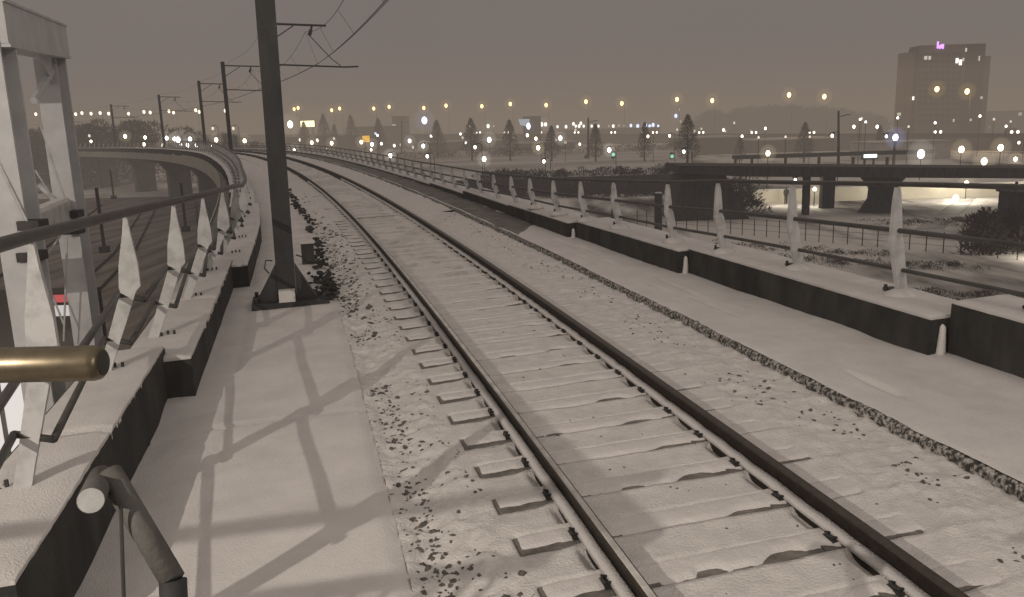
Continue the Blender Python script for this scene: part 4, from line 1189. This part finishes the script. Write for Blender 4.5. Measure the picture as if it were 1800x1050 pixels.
# other far buildings
def block(px0, px1, pyt, d, m, label, wins=0, dep=14, roof=False):
    a, c = far(px0, 220, d), far(px1, 220, d); zt = far((px0 + px1) / 2, pyt, d).z
    o = thing('far_building', ((a.x + c.x) / 2, d, GZ), label, 'building')
    MB().box(((a.x + c.x) / 2, d + dep / 2, (GZ + zt) / 2), (c.x - a.x, dep, zt - GZ)).build('wall', m, o)
    MB().box(((a.x + c.x) / 2, d + dep / 2, zt + .2), (c.x - a.x + .6, dep + .6, .36)).build('roof', ROOFS if roof else BUILDD, o)
    for k in range(wins):
        x = a.x + (c.x - a.x) * random.uniform(.1, .9); z = GZ + (zt - GZ) * random.uniform(.5, .9)
        MB().box((x, d - .05, z), (1.3, .1, 1.2)).build('lit_window', LW, o)
    return o


block(1752, 1830, 196, 330, BUILD, 'hazy stepped building at the right edge of the horizon', 2)
block(1700, 1752, 214, 335, BUILD, 'low hazy building right of the tower foot', 2)
block(622, 700, 224, 300, BUILD, 'pale hazy block above the orange sign')
block(690, 712, 206, 310, BUILD, 'narrow hazy block left of the large blue white lamp', 1)
block(985, 1160, 228, 345, BUILDD, 'long low dark building under the glittering row of lights')
block(500, 620, 240, 262, BUILDD, 'long low dark shed under the yellow sign', roof=True)
block(1195, 1300, 243, 215, BUILDD, 'low dark shed beyond the tallest bare tree', roof=True)
block(1320, 1470, 246, 215, BUILDD, 'low snow roofed shed behind the road bridge', roof=True)
block(735, 880, 250, 250, BUILDD, 'low dark shed behind the left end of the snow field', roof=True)
block(905, 1010, 252, 235, BUILDD, 'low dark shed behind the middle of the snow field', roof=True)
block(270, 345, 247, 262, BUILDD, 'low dark building among the bright lamp cluster at left', 3)

# lamps under the bridge that really light the snow
def real_light(loc, power, col, r=.25):
    l = bpy.data.lights.new('street_light', 'POINT'); l.energy = power; l.color = col; l.shadow_soft_size = r
    o = bpy.data.objects.new('street_light', l); COL.objects.link(o); o.location = loc
    return o


for px, py, d, pw, size, lab in ((1699, 323, 83, 500, 9, 'low warm lamp under the bridge on a thin post, right of the pier'), (1680, 349, 80, 420, 12, 'large low warm lamp on the snow right of the bridge pier'), (1432, 333, 81, 350, 7, 'tall white lamp under the bridge left of its pier')):
    o = lamp(px, py, d, size, 'm', lab, 'lamps under the road bridge', GZ, arm=False)
    q = far(px, py, d); real_light((q.x, d - .8, q.z + .7), pw * .8, (1, .91, .74), .3)
for x, pw in ((27, 260), (38, 420), (45, 420), (53, 420)): real_light((x, 82.2, GZ + 1.7), pw * .62, (1, .91, .74), .4)
q = far(1800, 425, 46); real_light((q.x + 2, 47, GZ + 1.5), 260, (1, .9, .75), .3)
real_light((-9.9, 15.6, -3.2), 120, (1, .92, .86), .5)
for px in (1060, 1190, 1320, 1449, 1575, 1700, 1830):
    d = hx(px); q = far(px, cary(px) + 4, d); real_light((q.x, d - 1, q.z + 8), 2600, (1, .70, .36), .4)
# people far under the bridge
def person(px, py0, d, coat, label):
    q = far(px, py0, d)
    o = thing('person', (q.x, d, GZ), label, 'person')
    vs = [(0, 0, .95), (0, 0, 1.2), (0, 0, 1.42), (0, 0, 1.50), (0, 0, 1.60), (0, 0, 1.72), (-.09, 0, .88), (-.10, -.05, .48), (-.10, .02, .06), (.09, 0, .88), (.12, .1, .48), (.12, .16, .06), (-.19, 0, 1.40), (-.24, .02, 1.12), (-.22, -.08, .86), (.19, 0, 1.40), (.24, .02, 1.12), (.22, -.06, .86), (-.10, -.12, .03), (.12, .04, .03)]
    es = [(0, 1), (1, 2), (2, 3), (3, 4), (4, 5), (0, 6), (6, 7), (7, 8), (0, 9), (9, 10), (10, 11), (2, 12), (12, 13), (13, 14), (2, 15), (15, 16), (16, 17), (8, 18), (11, 19)]
    rd = [.16, .15, .15, .06, .10, .09, .10, .08, .06, .10, .08, .06, .08, .06, .04, .08, .06, .04, .05, .05]
    me = bpy.data.meshes.new('body'); me.from_pydata(vs, es, []); me.materials.append(coat)
    b_ = bpy.data.objects.new('body', me); COL.objects.link(b_); b_.parent = o
    sk = b_.modifiers.new('skin', 'SKIN')
    for i, v in enumerate(me.skin_vertices[0].data): v.radius = (rd[i], rd[i]); v.use_root = i == 0
    ss_ = b_.modifiers.new('sub', 'SUBSURF'); ss_.levels = 1; ss_.render_levels = 1
    return o


person(1382, 341, 84, CONC, 'person in dark clothes standing small under the bridge at left')

# ================================================================== SKY, HAZE, LIGHT
w = bpy.data.worlds.new('World'); S.world = w; w.use_nodes = True
nt = w.node_tree; bg = nt.nodes['Background']; out = nt.nodes['World Output']
sky = nt.nodes.new('ShaderNodeTexSky'); sky.sky_type = 'NISHITA'; sky.sun_disc = False
sky.sun_elevation = radians(-8); sky.sun_rotation = radians(250)
bg.inputs['Strength'].default_value = .05
nt.links.new(sky.outputs[0], bg.inputs['Color'])
# cloud base lit from below by the city
tc = nt.nodes.new('ShaderNodeTexCoord'); sp = nt.nodes.new('ShaderNodeSeparateXYZ'); nt.links.new(tc.outputs['Generated'], sp.inputs[0])
rmp = nt.nodes.new('ShaderNodeValToRGB'); nt.links.new(sp.outputs['Z'], rmp.inputs['Fac'])
e = rmp.color_ramp.elements
e[0].position = 0; e[0].color = (.24, .196, .148, 1); e[1].position = .62; e[1].color = (.43, .375, .338, 1)
x = rmp.color_ramp.elements.new(.10); x.color = (.205, .174, .156, 1); x = rmp.color_ramp.elements.new(.25); x.color = (.190, .163, .158, 1)
x = rmp.color_ramp.elements.new(.36); x.color = (.27, .232, .213, 1)
nz = nt.nodes.new('ShaderNodeTexNoise'); nz.inputs['Scale'].default_value = 2.6; nz.inputs['Detail'].default_value = 5; nt.links.new(tc.outputs['Generated'], nz.inputs['Vector'])
mr = nt.nodes.new('ShaderNodeMapRange'); mr.inputs['To Min'].default_value = .84; mr.inputs['To Max'].default_value = 1.16; nt.links.new(nz.outputs['Fac'], mr.inputs['Value'])
bg2 = nt.nodes.new('ShaderNodeBackground'); nt.links.new(rmp.outputs['Color'], bg2.inputs['Color']); nt.links.new(mr.outputs[0], bg2.inputs['Strength'])
ad = nt.nodes.new('ShaderNodeAddShader'); nt.links.new(bg.outputs[0], ad.inputs[0]); nt.links.new(bg2.outputs[0], ad.inputs[1]); nt.links.new(ad.outputs[0], out.inputs['Surface'])

hz = bpy.data.materials.new('night_haze'); hz.use_nodes = True
nt = hz.node_tree; nt.nodes.remove(nt.nodes['Principled BSDF'])
SIG = .0022
ab = nt.nodes.new('ShaderNodeVolumeAbsorption'); ab.inputs['Color'].default_value = (0, 0, 0, 1); ab.inputs['Density'].default_value = SIG
em = nt.nodes.new('ShaderNodeEmission'); em.inputs['Color'].default_value = (.190, .162, .148, 1); em.inputs['Strength'].default_value = SIG  # volume emits its own colour in place of scattered city light
ad = nt.nodes.new('ShaderNodeAddShader'); nt.links.new(ab.outputs[0], ad.inputs[0]); nt.links.new(em.outputs[0], ad.inputs[1])
nt.links.new(ad.outputs[0], nt.nodes['Material Output'].inputs['Volume'])
hb = MB().box((0, 1300, 30), (5000, 3400, 110)).build('haze', hz); tag(hb, kind='structure')
# low layer of mist, a warm horizon glow put in as its own emission
hz2 = bpy.data.materials.new('low_glow_mist'); hz2.use_nodes = True
nt = hz2.node_tree; nt.nodes.remove(nt.nodes['Principled BSDF'])
ab = nt.nodes.new('ShaderNodeVolumeAbsorption'); ab.inputs['Color'].default_value = (0, 0, 0, 1); ab.inputs['Density'].default_value = .0034
em = nt.nodes.new('ShaderNodeEmission'); em.inputs['Color'].default_value = (.262, .202, .140, 1); em.inputs['Strength'].default_value = .0034
ad = nt.nodes.new('ShaderNodeAddShader'); nt.links.new(ab.outputs[0], ad.inputs[0]); nt.links.new(em.outputs[0], ad.inputs[1])
nt.links.new(ad.outputs[0], nt.nodes['Material Output'].inputs['Volume'])
hb = MB().box((0, 1510, 3.5), (4600, 2780, 22)).build('haze', hz2); tag(hb, kind='structure')

# platform lamp behind and left of the camera (its shadows lie across the walkway)
lp = P3(-1.7, -9.3, 5.45)
l = bpy.data.lights.new('rear_light', 'POINT'); l.energy = 2600; l.color = (1, .89, .78); l.shadow_soft_size = .035
o = bpy.data.objects.new('rear_light', l); COL.objects.link(o); o.location = lp
# unseen soft fill light added behind right to brighten the snow there
l = bpy.data.lights.new('rear_light', 'POINT'); l.energy = 2000; l.color = (1, .90, .80); l.shadow_soft_size = 1.2
o = bpy.data.objects.new('rear_light', l); COL.objects.link(o); o.location = P3(-9, 5.5, 7.5)
l = bpy.data.lights.new('brass_fill_light', 'POINT'); l.energy = 4; l.color = (1, .88, .66); l.shadow_soft_size = .12  # unseen fill light added to put a highlight on the brass tube
o = bpy.data.objects.new('brass_fill_light', l); COL.objects.link(o); o.location = (-.9, -1.3, 1.55)
# faint soft skyglow sun
sl = bpy.data.lights.new('night_glow', 'SUN'); sl.energy = .06; sl.angle = radians(60); sl.color = (1, .9, .8)
o = bpy.data.objects.new('night_glow', sl); COL.objects.link(o); o.rotation_euler = (radians(35), 0, radians(-20))

# labels of look-alike lamps: say which one it is, counted from the left
ORD = 'leftmost second third fourth fifth sixth seventh eighth ninth tenth eleventh twelfth thirteenth fourteenth fifteenth sixteenth'.split()
same = {}
for o in S.objects:
    if o.parent is None and o.get('category') in ('street lamp', 'highway lamp', 'floodlight'): same.setdefault(o['label'], []).append(o)
for lab, os_ in same.items():
    if 1 < len(os_) <= 16:
        os_.sort(key=lambda o: o.location.x / o.location.y)
        for k, o in enumerate(os_): o['label'] = lab + (', leftmost' if k == 0 else f', {ORD[k]} from left')
same = {}
for o in S.objects:
    if o.parent is None and o.get('category') == 'parapet': same.setdefault(o['label'], []).append(o)
for lab, os_ in same.items():
    if len(os_) > 1:
        os_.sort(key=lambda o: o.location.y)
        w_ = lab.split(); side = 'left' if 'left' in w_ else 'right'
        for k, o in enumerate(os_):
            if k < 15: o['label'] = f"low snowy parapet block far along the {side} edge, {ORD[k].replace('leftmost', 'first')} beyond the stepped ones"

# ================================================================== CAMERA
cd = bpy.data.cameras.new('camera'); cam = bpy.data.objects.new('camera', cd); COL.objects.link(cam)
cd.sensor_width = 36; cd.lens = F / W_PX * 36; cd.clip_start = .05; cd.clip_end = 8000
cam.matrix_world = Matrix.Translation((0, 0, CAMH)) @ Matrix.Rotation(pi / 2 - PIT, 4, 'X') @ Matrix.Rotation(ROL, 4, 'Z')
S.camera = cam
S.render.engine = 'CYCLES'
S.cycles.use_denoising = True
S.cycles.sample_clamp_indirect = 2.0
S.cycles.caustics_reflective = False; S.cycles.caustics_refractive = False
S.cycles.max_bounces = 6; S.cycles.diffuse_bounces = 3
S.cycles.volume_bounces = 0
S.view_settings.view_transform = 'Standard'; S.view_settings.look = 'None'; S.view_settings.exposure = 0
for o in S.objects:
    if '_o' in o: del o['_o']
